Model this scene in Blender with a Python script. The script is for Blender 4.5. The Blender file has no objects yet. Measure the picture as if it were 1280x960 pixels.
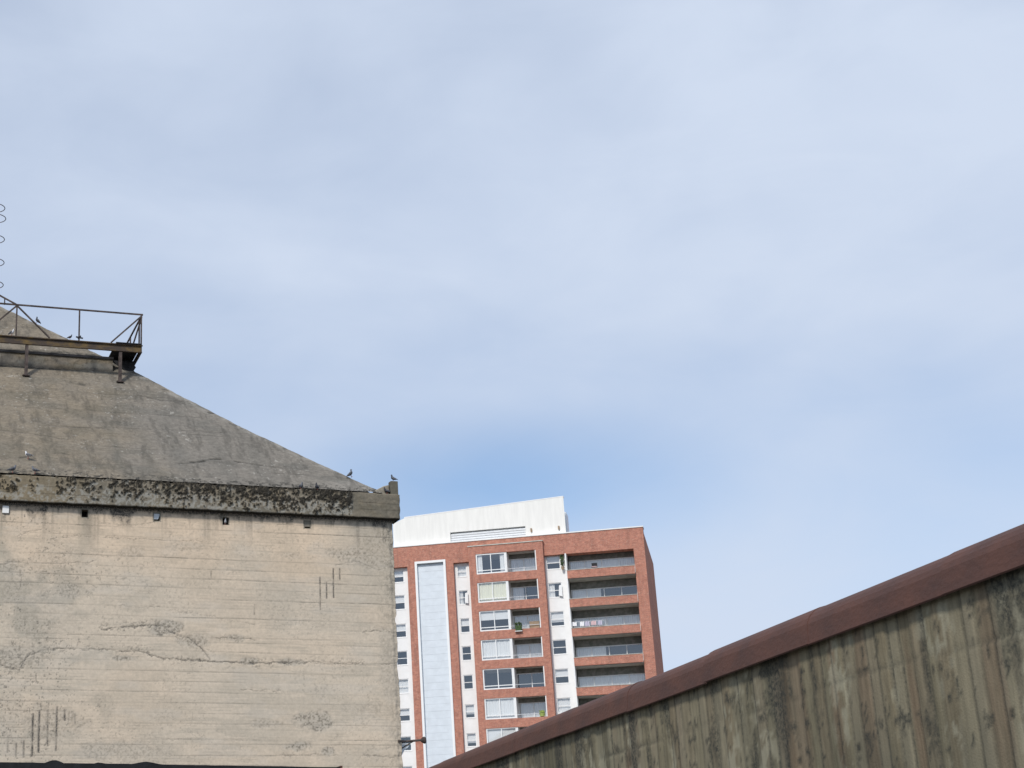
import bpy, bmesh, math, random
import numpy as np
from mathutils import Matrix, Vector

random.seed(7)
R = math.radians
scene = bpy.context.scene
COL = scene.collection

# ------------------------------------------------------------------ camera
F = 2000.0                    # focal length in photo pixels (1280 wide)
CX, CY = 373.0, 480.0         # principal point of the photograph
PITCH, ROLL = 0.32634936, -0.02506191
EYE = np.array([0.0, 0.0, 1.6])
fw = np.array([0, math.cos(PITCH), math.sin(PITCH)])
_up = np.array([0, -math.sin(PITCH), math.cos(PITCH)])
_rt = np.array([1.0, 0, 0])
rt = math.cos(ROLL) * _rt + math.sin(ROLL) * _up
up = -math.sin(ROLL) * _rt + math.cos(ROLL) * _up

cam_data = bpy.data.cameras.new("camera")
cam = bpy.data.objects.new("camera", cam_data)
COL.objects.link(cam)
M = Matrix(((rt[0], up[0], -fw[0], EYE[0]), (rt[1], up[1], -fw[1], EYE[1]),
            (rt[2], up[2], -fw[2], EYE[2]), (0, 0, 0, 1)))
cam.matrix_world = M
cam_data.sensor_fit = 'HORIZONTAL'
cam_data.sensor_width = 36.0
cam_data.lens = 36.0 * F / 1280.0
cam_data.shift_x = (640.0 - CX) / 1280.0
cam_data.clip_start = 0.1
cam_data.clip_end = 6000.0
scene.camera = cam

# ------------------------------------------------------------------ light
SUN_ELEV, SUN_AZ = R(40), R(205)      # azimuth clockwise from +Y (north): behind the camera, slightly left
scene.view_settings.view_transform = 'Standard'
scene.view_settings.look = 'None'
scene.view_settings.exposure = 0.0
scene.view_settings.gamma = 1.0
scene.view_settings.use_curve_mapping = False

world = bpy.data.worlds.new("World")
scene.world = world
world.use_nodes = True
wn, wl = world.node_tree.nodes, world.node_tree.links
wn.clear()
wo = wn.new('ShaderNodeOutputWorld'); bg = wn.new('ShaderNodeBackground')
sky = wn.new('ShaderNodeTexSky'); sky.sky_type = 'NISHITA'; sky.sun_disc = False
sky.sun_elevation = SUN_ELEV; sky.sun_rotation = SUN_AZ
sky.air_density = 1.0; sky.dust_density = 0.15; sky.ozone_density = 3.5
bg.inputs['Strength'].default_value = 0.13
tc = wn.new('ShaderNodeTexCoord')
mp = wn.new('ShaderNodeMapping'); mp.inputs['Scale'].default_value = (1.0, 1.0, 2.2)
mp.inputs['Location'].default_value = (0.35, 0.0, 0.2)
wl.new(tc.outputs['Generated'], mp.inputs['Vector'])
n1 = wn.new('ShaderNodeTexNoise'); n1.inputs['Scale'].default_value = 3.1
n1.inputs['Detail'].default_value = 5; n1.inputs['Roughness'].default_value = 0.45
n1.inputs['Distortion'].default_value = 0.25
wl.new(mp.outputs['Vector'], n1.inputs['Vector'])
n2 = wn.new('ShaderNodeTexNoise'); n2.inputs['Scale'].default_value = 8.0
n2.inputs['Detail'].default_value = 9; n2.inputs['Roughness'].default_value = 0.56; n2.inputs['Distortion'].default_value = 0.6
wl.new(mp.outputs['Vector'], n2.inputs['Vector'])
# a clear gap in the cloud deck low over the silo corner
gd = fw + rt * (612 - CX) / F - up * (622 - CY) / F
gd = gd / np.linalg.norm(gd)
sub = wn.new('ShaderNodeVectorMath'); sub.operation = 'SUBTRACT'
wl.new(tc.outputs['Generated'], sub.inputs[0]); sub.inputs[1].default_value = tuple(gd)
scl = wn.new('ShaderNodeVectorMath'); scl.operation = 'MULTIPLY'
wl.new(sub.outputs[0], scl.inputs[0]); scl.inputs[1].default_value = (0.62, 0.62, 1.9)
ln = wn.new('ShaderNodeVectorMath'); ln.operation = 'LENGTH'
wl.new(scl.outputs[0], ln.inputs[0])
gap = wn.new('ShaderNodeMapRange'); gap.interpolation_type = 'SMOOTHSTEP'
gap.inputs['From Min'].default_value = 0.0; gap.inputs['From Max'].default_value = 0.125
gap.inputs['To Min'].default_value = 0.66; gap.inputs['To Max'].default_value = 0.0
wl.new(ln.outputs['Value'], gap.inputs['Value'])
fac = wn.new('ShaderNodeMapRange')
fac.inputs['From Min'].default_value = 0.30; fac.inputs['From Max'].default_value = 0.66
fac.inputs['To Min'].default_value = 0.58; fac.inputs['To Max'].default_value = 0.98
wl.new(n1.outputs['Fac'], fac.inputs['Value'])
s2 = wn.new('ShaderNodeMath'); s2.operation = 'MULTIPLY_ADD'
wl.new(n2.outputs['Fac'], s2.inputs[0]); s2.inputs[1].default_value = 0.26
s3 = wn.new('ShaderNodeMath'); s3.operation = 'SUBTRACT'
s3.inputs[1].default_value = 0.13
wl.new(fac.outputs[0], s3.inputs[0]); wl.new(s3.outputs[0], s2.inputs[2])
s4 = wn.new('ShaderNodeMath'); s4.operation = 'SUBTRACT'; s4.use_clamp = True
wl.new(s2.outputs[0], s4.inputs[0]); wl.new(gap.outputs[0], s4.inputs[1])
mixw = wn.new('ShaderNodeMix'); mixw.data_type = 'RGBA'
wl.new(s4.outputs[0], mixw.inputs['Factor'])
wl.new(sky.outputs['Color'], mixw.inputs['A'])
mixw.inputs['B'].default_value = (4.90, 5.56, 6.72, 1)      # sunlit thin cloud, same units as the sky
wl.new(mixw.outputs['Result'], bg.inputs['Color'])
wl.new(bg.outputs[0], wo.inputs['Surface'])

sd = bpy.data.lights.new("sun", 'SUN')
sd.energy = 2.9; sd.angle = R(8.0); sd.color = (1.0, 0.955, 0.89)
sun = bpy.data.objects.new("sun", sd); COL.objects.link(sun)
sdir = Vector((math.sin(SUN_AZ) * math.cos(SUN_ELEV), math.cos(SUN_AZ) * math.cos(SUN_ELEV), math.sin(SUN_ELEV)))
sun.rotation_euler = sdir.to_track_quat('Z', 'Y').to_euler()

# ------------------------------------------------------------------ geometry helpers
def ray(x, y): return fw + rt * (x - CX) / F - up * (y - CY) / F

class Frame:
    """A facade's own frame: x along it, y into it, z up; origin on the ground."""
    def __init__(s, x, y, Y, yaw):
        d = ray(x, y); P = EYE + d * (Y / d[1])
        s.yaw = yaw; s.d = np.array([math.cos(yaw), math.sin(yaw), 0]); s.n = np.array([-math.sin(yaw), math.cos(yaw), 0])
        s.O = np.array([P[0], P[1], 0.0])
    def uz(s, x, y, off=0.0):
        d = ray(x, y); P0 = s.O + s.n * off
        t = ((P0 - EYE) @ s.n) / (d @ s.n); P = EYE + d * t
        return float((P - s.O) @ s.d), float(P[2])
    def w(s, u, off, z): return Vector(s.O + s.d * u + s.n * off + np.array([0, 0, z]))

SILO = Frame(491, 656, 52.0, 0.28784923)
APT = Frame(593, 807, 140.0, -0.26074882)

class MB:
    """Collects shapes; build() links them as ONE mesh object."""
    def __init__(s): s.v, s.f, s.m = [], [], []
    def quad(s, pts, mi=0):
        b = len(s.v); s.v += [tuple(p) for p in pts]; s.f.append(tuple(range(b, b + len(pts)))); s.m.append(mi); return s
    def box(s, x0, x1, y0, y1, z0, z1, mi=0):
        b = len(s.v)
        s.v += [(x0, y0, z0), (x1, y0, z0), (x1, y1, z0), (x0, y1, z0), (x0, y0, z1), (x1, y0, z1), (x1, y1, z1), (x0, y1, z1)]
        for q in ((0, 3, 2, 1), (4, 5, 6, 7), (0, 1, 5, 4), (1, 2, 6, 5), (2, 3, 7, 6), (3, 0, 4, 7)):
            s.f.append(tuple(b + i for i in q)); s.m.append(mi)
        return s
    def prism(s, poly, y0, y1, mi=0):
        """poly in (x,z), counter-clockwise seen from -y; extruded from y0 to y1"""
        n = len(poly); b = len(s.v)
        s.v += [(x, y0, z) for x, z in poly] + [(x, y1, z) for x, z in poly]
        s.f.append(tuple(b + i for i in range(n))); s.m.append(mi)
        s.f.append(tuple(b + n + i for i in reversed(range(n)))); s.m.append(mi)
        for i in range(n):
            j = (i + 1) % n
            s.f.append((b + i, b + n + i, b + n + j, b + j)); s.m.append(mi)
        return s
    def bar(s, p, q, w, h=None, n=4, mi=0):
        """a bar from p to q: n=4 square, more sides = tube; w,h radii"""
        h = h or w
        p, q = Vector(p), Vector(q); a = (q - p).normalized()
        ref = Vector((0, 0, 1)) if abs(a.z) < 0.9 else Vector((0, 1, 0))
        x = a.cross(ref).normalized(); y = x.cross(a)
        b = len(s.v); off = math.pi / 4 if n == 4 else 0; k = math.sqrt(2) if n == 4 else 1
        for c in (p, q):
            for i in range(n):
                t = off + 2 * math.pi * i / n
                s.v.append(tuple(c + x * (w * k * math.cos(t)) + y * (h * k * math.sin(t))))
        for i in range(n):
            j = (i + 1) % n
            s.f.append((b + i, b + j, b + n + j, b + n + i)); s.m.append(mi)
        s.f.append(tuple(b + i for i in reversed(range(n)))); s.m.append(mi)
        s.f.append(tuple(b + n + i for i in range(n))); s.m.append(mi)
        return s
    def ring(s, c, r, t, n=28, k=5):
        b = len(s.v)
        for i in range(n):
            a = 2 * math.pi * i / n
            for j in range(k):
                g = 2 * math.pi * j / k
                rr = r + t * math.cos(g)
                s.v.append((c[0] + rr * math.cos(a), c[1] + rr * math.sin(a), c[2] + t * math.sin(g)))
        for i in range(n):
            for j in range(k):
                i2, j2 = (i + 1) % n, (j + 1) % k
                s.f.append((b + i * k + j, b + i2 * k + j, b + i2 * k + j2, b + i * k + j2)); s.m.append(0)
        return s
    def sweep(s, secs, n=10, cap=True):
        """secs: (centre, half width along y, half height, tilt vector up) rings -> closed skin"""
        b = len(s.v)
        for c, hw, hh, upv in secs:
            c = Vector(c); upv = Vector(upv)
            for i in range(n):
                t = 2 * math.pi * i / n
                s.v.append(tuple(c + Vector((0, 1, 0)) * hw * math.cos(t) + upv * hh * math.sin(t)))
        for r_ in range(len(secs) - 1):
            for i in range(n):
                j = (i + 1) % n
                s.f.append((b + r_ * n + i, b + r_ * n + j, b + (r_ + 1) * n + j, b + (r_ + 1) * n + i)); s.m.append(0)
        s.f.append(tuple(b + i for i in reversed(range(n)))); s.m.append(0)
        l = b + (len(secs) - 1) * n
        s.f.append(tuple(l + i for i in range(n))); s.m.append(0)
        return s
    def mesh(s, name, mats, smooth=False):
        me = bpy.data.meshes.new(name); me.from_pydata(s.v, [], s.f)
        mats = mats if isinstance(mats, (list, tuple)) else [mats]
        for m in mats: me.materials.append(m)
        if len(mats) > 1: me.polygons.foreach_set('material_index', s.m)
        bm = bmesh.new(); bm.from_mesh(me); bmesh.ops.recalc_face_normals(bm, faces=bm.faces); bm.to_mesh(me); bm.free()
        if smooth: me.polygons.foreach_set('use_smooth', [True] * len(me.polygons))
        me.update(); return me
    def build(s, name, mats, parent=None, smooth=False, bevel=0):
        o = bpy.data.objects.new(name, s.mesh(name, mats, smooth)); COL.objects.link(o)
        if parent: o.parent = parent
        if bevel:
            b = o.modifiers.new('bevel', 'BEVEL'); b.width = bevel; b.segments = 2; b.limit_method = 'ANGLE'
        return o

def obj(name, me, parent=None, loc=None):
    o = bpy.data.objects.new(name, me); COL.objects.link(o)
    if parent: o.parent = parent
    if loc is not None: o.location = loc
    return o
def tag(o, label=None, cat=None, group=None, kind=None):
    if label: o['label'] = label
    if cat: o['category'] = cat
    if group: o['group'] = group
    if kind: o['kind'] = kind
    return o
def thing(name, label, cat, loc=(0, 0, 0), rz=0, group=None):
    o = bpy.data.objects.new(name, None); o.empty_display_size = 0.3; COL.objects.link(o)
    o.location = loc; o.rotation_euler = (0, 0, rz)
    return tag(o, label, cat, group)

# ------------------------------------------------------------------ noise on numpy grids
def vnoise(x, y, seed):
    xi = np.floor(x).astype(np.int64); yi = np.floor(y).astype(np.int64)
    xf = x - xi; yf = y - yi
    xf = xf * xf * (3 - 2 * xf); yf = yf * yf * (3 - 2 * yf)
    def h(a, b):
        n = (a * 374761393 + b * 668265263 + seed * 974634777) & 0x7fffffff
        n = ((n ^ (n >> 13)) * 1274126177) & 0x7fffffff
        n = n ^ (n >> 16)
        return (n & 0xffff) / 65535.0
    return (h(xi, yi) * (1 - xf) + h(xi + 1, yi) * xf) * (1 - yf) + (h(xi, yi + 1) * (1 - xf) + h(xi + 1, yi + 1) * xf) * yf
def fbm(x, y, seed, o=4, g=0.5):
    a, t, s = 1.0, 0.0, 0.0
    for i in range(o):
        t = t + a * vnoise(x * 2 ** i + 17.3 * i, y * 2 ** i + 5.1 * i, seed + i); s += a; a *= g
    return t / s
def sstep(a, b, x):
    t = np.clip((x - a) / (b - a), 0, 1); return t * t * (3 - 2 * t)
def seg_dist(x, y, pts):
    """distance from each point to a polyline and the fraction along it"""
    best = np.full(x.shape, 1e9)
    for (x0, y0), (x1, y1) in zip(pts[:-1], pts[1:]):
        dx, dy = x1 - x0, y1 - y0; L = dx * dx + dy * dy + 1e-12
        t = np.clip(((x - x0) * dx + (y - y0) * dy) / L, 0, 1)
        best = np.minimum(best, np.hypot(x - x0 - t * dx, y - y0 - t * dy))
    return best
def sheet(name, P, stain, mat, parent, smooth=True):
    """P: (nu, nv, 3) points, stain: (nu, nv, 4) -> one mesh with a 'stain' colour attribute"""
    nu, nv = P.shape[:2]
    me = bpy.data.meshes.new(name)
    idx = np.arange(nu * nv).reshape(nu, nv)
    q = np.stack([idx[:-1, :-1], idx[1:, :-1], idx[1:, 1:], idx[:-1, 1:]], -1).reshape(-1, 4)
    me.vertices.add(nu * nv); me.vertices.foreach_set('co', P.reshape(-1).astype(np.float32))
    me.loops.add(q.size); me.loops.foreach_set('vertex_index', q.reshape(-1).astype(np.int32))
    me.polygons.add(len(q)); me.polygons.foreach_set('loop_start', np.arange(0, q.size, 4, dtype=np.int32))
    me.polygons.foreach_set('use_smooth', np.full(len(q), smooth))
    me.update(calc_edges=True); me.validate()
    at = me.color_attributes.new('stain', 'FLOAT_COLOR', 'POINT')
    at.data.foreach_set('color', stain.reshape(-1).astype(np.float32))
    me.materials.append(mat)
    return obj(name, me, parent)

# ------------------------------------------------------------------ materials
def mat(name, col, rough=0.8, var=0.0, scale=6.0, bump=0.0, bscale=30.0, metal=0.0, spec=0.3, stretch=(1, 1, 1), col2=None, lo=0.4, hi=0.62):
    m = bpy.data.materials.new(name); m.use_nodes = True
    n, l = m.node_tree.nodes, m.node_tree.links; b = n['Principled BSDF']
    b.inputs['Roughness'].default_value = rough; b.inputs['Metallic'].default_value = metal
    b.inputs['Specular IOR Level'].default_value = spec
    b.inputs['Base Color'].default_value = (*col, 1)
    t = n.new('ShaderNodeTexCoord'); mpn = n.new('ShaderNodeMapping'); mpn.inputs['Scale'].default_value = stretch
    l.new(t.outputs['Object'], mpn.inputs['Vector'])
    if var or col2:
        a = n.new('ShaderNodeTexNoise'); a.inputs['Scale'].default_value = scale; a.inputs['Detail'].default_value = 6
        a.inputs['Roughness'].default_value = 0.62
        l.new(mpn.outputs['Vector'], a.inputs['Vector'])
        r = n.new('ShaderNodeMapRange'); r.inputs['From Min'].default_value = lo; r.inputs['From Max'].default_value = hi
        l.new(a.outputs['Fac'], r.inputs['Value'])
        mx = n.new('ShaderNodeMix'); mx.data_type = 'RGBA'
        l.new(r.outputs[0], mx.inputs['Factor'])
        if col2:
            mx.inputs['A'].default_value = (*col, 1); mx.inputs['B'].default_value = (*col2, 1)
        else:
            mx.inputs['A'].default_value = (*[c * (1 - var) for c in col], 1); mx.inputs['B'].default_value = (*[min(1, c * (1 + var)) for c in col], 1)
        l.new(mx.outputs['Result'], b.inputs['Base Color'])
    if bump:
        c = n.new('ShaderNodeTexNoise'); c.inputs['Scale'].default_value = bscale; c.inputs['Detail'].default_value = 4
        l.new(mpn.outputs['Vector'], c.inputs['Vector'])
        bp = n.new('ShaderNodeBump'); bp.inputs['Strength'].default_value = bump; bp.inputs['Distance'].default_value = 0.02
        l.new(c.outputs['Fac'], bp.inputs['Height']); l.new(bp.outputs[0], b.inputs['Normal'])
    return m

def concrete(name, base, warm, grime_shade, pale, grain=0.16, speck=0.45, gscale=9.0, stretch=(1, 1, 1)):
    """weathered concrete: grain from noise, stains from the 'stain' attribute (R grime, G pale lichen, B warm tint, A grey damp)"""
    m = bpy.data.materials.new(name); m.use_nodes = True
    n, l = m.node_tree.nodes, m.node_tree.links; b = n['Principled BSDF']
    b.inputs['Roughness'].default_value = 0.92; b.inputs['Specular IOR Level'].default_value = 0.15
    t = n.new('ShaderNodeTexCoord')
    at = n.new('ShaderNodeAttribute'); at.attribute_name = 'stain'
    sp = n.new('ShaderNodeSeparateColor'); l.new(at.outputs['Color'], sp.inputs['Color'])
    def mixc(f, A, B, name=None):
        x = n.new('ShaderNodeMix'); x.data_type = 'RGBA'
        if isinstance(f, float): x.inputs['Factor'].default_value = f
        else: l.new(f, x.inputs['Factor'])
        for k, v in (('A', A), ('B', B)):
            if isinstance(v, tuple): x.inputs[k].default_value = (*v, 1)
            else: l.new(v, x.inputs[k])
        return x
    c1 = mixc(sp.outputs['Blue'], base, warm)
    damp = n.new('ShaderNodeMix'); damp.data_type = 'RGBA'; damp.blend_type = 'MULTIPLY'
    l.new(at.outputs['Alpha'], damp.inputs['Factor']); l.new(c1.outputs['Result'], damp.inputs['A'])
    damp.inputs['B'].default_value = (0.62, 0.66, 0.68, 1)
    g = n.new('ShaderNodeTexNoise'); g.inputs['Scale'].default_value = gscale; g.inputs['Detail'].default_value = 9; g.inputs['Roughness'].default_value = 0.72
    gm = n.new('ShaderNodeMapping'); gm.inputs['Scale'].default_value = stretch
    l.new(t.outputs['Object'], gm.inputs['Vector']); l.new(gm.outputs[0], g.inputs['Vector'])
    gr = n.new('ShaderNodeMapRange'); gr.inputs['From Min'].default_value = 0.3; gr.inputs['From Max'].default_value = 0.7
    gr.inputs['To Min'].default_value = 1 - grain; gr.inputs['To Max'].default_value = 1 + grain
    l.new(g.outputs['Fac'], gr.inputs['Value'])
    mu = n.new('ShaderNodeVectorMath'); mu.operation = 'SCALE'
    l.new(damp.outputs['Result'], mu.inputs[0]); l.new(gr.outputs[0], mu.inputs['Scale'])
    c2 = mixc(sp.outputs['Green'], mu.outputs[0], pale)
    fn = n.new('ShaderNodeTexNoise'); fn.inputs['Scale'].default_value = 26; fn.inputs['Detail'].default_value = 5; fn.inputs['Roughness'].default_value = 0.7
    l.new(t.outputs['Object'], fn.inputs['Vector'])
    fr_ = n.new('ShaderNodeMapRange'); fr_.inputs['From Min'].default_value = 0.36; fr_.inputs['From Max'].default_value = 0.62
    fr_.inputs['To Min'].default_value = speck; fr_.inputs['To Max'].default_value = 1.25
    l.new(fn.outputs['Fac'], fr_.inputs['Value'])
    rm = n.new('ShaderNodeMath'); rm.operation = 'MULTIPLY'; rm.use_clamp = True
    l.new(sp.outputs['Red'], rm.inputs[0]); l.new(fr_.outputs[0], rm.inputs[1])
    c3 = mixc(rm.outputs[0], c2.outputs['Result'], grime_shade)
    l.new(c3.outputs['Result'], b.inputs['Base Color'])
    v = n.new('ShaderNodeTexNoise'); v.inputs['Scale'].default_value = 60; v.inputs['Detail'].default_value = 3
    l.new(t.outputs['Object'], v.inputs['Vector'])
    bp = n.new('ShaderNodeBump'); bp.inputs['Strength'].default_value = 0.35; bp.inputs['Distance'].default_value = 0.012
    l.new(v.outputs['Fac'], bp.inputs['Height']); l.new(bp.outputs[0], b.inputs['Normal'])
    return m

def brick_mat():
    m = bpy.data.materials.new('red_brick'); m.use_nodes = True
    n, l = m.node_tree.nodes, m.node_tree.links; b = n['Principled BSDF']
    b.inputs['Roughness'].default_value = 0.9; b.inputs['Specular IOR Level'].default_value = 0.2
    t = n.new('ShaderNodeTexCoord')
    rot = n.new('ShaderNodeMapping'); rot.inputs['Rotation'].default_value = (R(90), 0, 0)
    l.new(t.outputs['Object'], rot.inputs['Vector'])
    br = n.new('ShaderNodeTexBrick'); br.inputs['Scale'].default_value = 1.0
    br.inputs['Brick Width'].default_value = 0.26; br.inputs['Row Height'].default_value = 0.085; br.inputs['Mortar Size'].default_value = 0.006
    br.inputs['Color1'].default_value = (0.49, 0.20, 0.137, 1); br.inputs['Color2'].default_value = (0.38, 0.148, 0.106, 1)
    br.inputs['Mortar'].default_value = (0.46, 0.35, 0.28, 1)
    l.new(rot.outputs[0], br.inputs['Vector'])
    g = n.new('ShaderNodeTexNoise'); g.inputs['Scale'].default_value = 2.6; g.inputs['Detail'].default_value = 8; g.inputs['Roughness'].default_value = 0.72
    mp2 = n.new('ShaderNodeMapping'); mp2.inputs['Scale'].default_value = (1.0, 1, 1.0)
    l.new(t.outputs['Object'], mp2.inputs['Vector']); l.new(mp2.outputs[0], g.inputs['Vector'])
    gr = n.new('ShaderNodeMapRange'); gr.inputs['From Min'].default_value = 0.3; gr.inputs['From Max'].default_value = 0.72
    gr.inputs['To Min'].default_value = 0.74; gr.inputs['To Max'].default_value = 1.26
    l.new(g.outputs['Fac'], gr.inputs['Value'])
    mu = n.new('ShaderNodeVectorMath'); mu.operation = 'SCALE'
    l.new(br.outputs['Color'], mu.inputs[0]); l.new(gr.outputs[0], mu.inputs['Scale'])
    # rain-washed soot: long vertical runs, and freckled pale bricks
    mp3 = n.new('ShaderNodeMapping'); mp3.inputs['Scale'].default_value = (2.2, 1, 0.22); l.new(t.outputs['Object'], mp3.inputs['Vector'])
    so = n.new('ShaderNodeTexNoise'); so.inputs['Scale'].default_value = 1.3; so.inputs['Detail'].default_value = 7; so.inputs['Roughness'].default_value = 0.6
    l.new(mp3.outputs[0], so.inputs['Vector'])
    sr = n.new('ShaderNodeMapRange'); sr.inputs['From Min'].default_value = 0.52; sr.inputs['From Max'].default_value = 0.75; sr.inputs['To Max'].default_value = 0.5
    l.new(so.outputs['Fac'], sr.inputs['Value'])
    mx = n.new('ShaderNodeMix'); mx.data_type = 'RGBA'; l.new(sr.outputs[0], mx.inputs['Factor']); l.new(mu.outputs[0], mx.inputs['A']); mx.inputs['B'].default_value = (0.20, 0.105, 0.085, 1)
    fk = n.new('ShaderNodeTexNoise'); fk.inputs['Scale'].default_value = 7; fk.inputs['Detail'].default_value = 3; l.new(t.outputs['Object'], fk.inputs['Vector'])
    fr = n.new('ShaderNodeMapRange'); fr.inputs['From Min'].default_value = 0.56; fr.inputs['From Max'].default_value = 0.74; fr.inputs['To Max'].default_value = 0.55
    l.new(fk.outputs['Fac'], fr.inputs['Value'])
    my = n.new('ShaderNodeMix'); my.data_type = 'RGBA'; l.new(fr.outputs[0], my.inputs['Factor']); l.new(mx.outputs['Result'], my.inputs['A']); my.inputs['B'].default_value = (0.56, 0.36, 0.29, 1)
    l.new(my.outputs['Result'], b.inputs['Base Color'])
    return m

def glass_mat(name, tint, glossy=0.4):
    m = bpy.data.materials.new(name); m.use_nodes = True
    n, l = m.node_tree.nodes, m.node_tree.links; n.remove(n['Principled BSDF'])
    tr = n.new('ShaderNodeBsdfTransparent'); tr.inputs['Color'].default_value = (*tint, 1)
    gl = n.new('ShaderNodeBsdfGlossy'); gl.inputs['Roughness'].default_value = 0.03; gl.inputs['Color'].default_value = (0.9, 0.95, 1, 1)
    mx = n.new('ShaderNodeMixShader'); mx.inputs[0].default_value = glossy
    l.new(tr.outputs[0], mx.inputs[1]); l.new(gl.outputs[0], mx.inputs[2])
    l.new(mx.outputs[0], n['Material Output'].inputs['Surface'])
    return m

MAT = dict(
    wall=concrete('board_marked_concrete', (0.60, 0.515, 0.41), (0.67, 0.54, 0.405), (0.060, 0.060, 0.058), (0.56, 0.52, 0.46), 0.13),
    roof=concrete('roof_concrete', (0.196, 0.178, 0.153), (0.216, 0.180, 0.132), (0.045, 0.043, 0.038), (0.42, 0.40, 0.36), 0.27, speck=.6, gscale=7.0),
    cornice=concrete('cornice_concrete', (0.205, 0.180, 0.140), (0.22, 0.18, 0.12), (0.022, 0.020, 0.017), (0.37, 0.37, 0.34), 0.25, speck=0.66),
    dull=mat('dull_concrete', (0.26, 0.235, 0.19), 0.92, 0.25, 3.0, 0.4),
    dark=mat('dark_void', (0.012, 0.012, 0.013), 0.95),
    bitumen=mat('black_bitumen', (0.010, 0.011, 0.013), 0.75, 0.3, 4.0, 0.4, 12),
    steel=mat('weathered_brown_steel', (0.075, 0.058, 0.052), 0.75, 0.4, 5.0, 0.3, 40),
    rust_yellow=mat('ochre_rusted_steel', (0.070, 0.054, 0.044), 0.85, 0, 1.8, 0.3, 40, col2=(0.165, 0.112, 0.045), lo=0.46, hi=0.66, stretch=(1, 1, 2)),
    dark_steel=mat('blackened_steel', (0.020, 0.020, 0.023), 0.7, 0.3, 6.0),
    wire=mat('grey_wire', (0.13, 0.13, 0.15), 0.6),
    rust=mat('rusted_sheet', (0.080, 0.043, 0.036), 0.68, 0, 3.6, 0.35, 22, col2=(0.122, 0.056, 0.041), lo=0.32, hi=0.72, spec=0.28, stretch=(0.6, 1, 1)),
    fence=concrete('stained_wall_concrete', (0.195, 0.170, 0.112), (0.18, 0.132, 0.088), (0.045, 0.046, 0.04), (0.34, 0.32, 0.235), 0.34, gscale=7.0, stretch=(1.6, 1, 0.16)),
    brick=brick_mat(),
    white=mat('white_render', (0.83, 0.83, 0.82), 0.85, 0.03, 1.2),
    pent=mat('streaked_white_render', (0.82, 0.81, 0.775), 0.85, 0.035, 1.6, stretch=(2.0, 1, 0.25)),
    frame=mat('white_window_frame', (0.82, 0.83, 0.83), 0.5),
    panel=mat('pale_grey_cladding', (0.64, 0.69, 0.74), 0.5, 0.04, 1.5, spec=0.4),
    louvre=mat('louvre_metal', (0.70, 0.72, 0.74), 0.5, 0.04),
    soffit=mat('balcony_concrete', (0.50, 0.48, 0.43), 0.9, 0.1, 2.0),
    lintel=mat('shade_grey_lintel', (0.21, 0.205, 0.18), 0.9, 0.2, 3.0),  # shade under the balcony soffit put into the lintel colour
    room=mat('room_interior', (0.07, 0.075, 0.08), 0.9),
    glass=glass_mat('window_glass', (0.96, 0.97, 0.98), 0.16),
    curtain=mat('white_curtain', (0.78, 0.78, 0.76), 0.9),
    cream=mat('cream_curtain', (0.80, 0.78, 0.62), 0.9),
    rail=mat('pale_rail', (0.62, 0.64, 0.66), 0.5),
    green=mat('dark_green_pot', (0.05, 0.085, 0.03), 0.8, 0.4, 9),
    lime=mat('lime_plastic', (0.36, 0.44, 0.13), 0.7),
    tan=mat('tan_panel', (0.34, 0.25, 0.17), 0.8, 0.15, 4),
    leaf=mat('leaf_green', (0.055, 0.085, 0.035), 0.7, 0.4, 6),
    lilac=mat('lilac_cloth', (0.50, 0.48, 0.58), 0.9),
    pink=mat('pink_cloth', (0.62, 0.45, 0.46), 0.9),
    cloth=mat('white_cloth', (0.8, 0.8, 0.82), 0.9),
    ground=mat('yard_ground', (0.12, 0.115, 0.105), 0.95, 0.3, 0.4, 0.3, 6),
    pig_dark=mat('slate_feathers', (0.045, 0.048, 0.06), 0.65, 0.35, 30),
    pig_grey=mat('grey_feathers', (0.14, 0.15, 0.175), 0.65, 0.3, 30),
    pig_pale=mat('pale_feathers', (0.62, 0.62, 0.64), 0.7, 0.15, 30),
    pig_wing=mat('barred_wing', (0.10, 0.105, 0.12), 0.7, 0.5, 25),
    pig_leg=mat('pigeon_leg', (0.30, 0.10, 0.08), 0.6),
    beak=mat('pigeon_beak', (0.06, 0.055, 0.05), 0.5),
)

# ------------------------------------------------------------------ ground
g = MB().quad([(-2500, -2500, 0), (2500, -2500, 0), (2500, 2500, 0), (-2500, 2500, 0)]).build('ground', MAT['ground'])
tag(g, kind='structure')

# ------------------------------------------------------------------ the concrete silo
silo = thing('concrete_silo', 'tall weathered board-marked concrete building with a pyramid roof and lichened cornice', 'building',
             SILO.w(0, 0, 0), SILO.yaw)
WT = 14.32            # wall top, under the cornice
suz = SILO.uz

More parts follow.
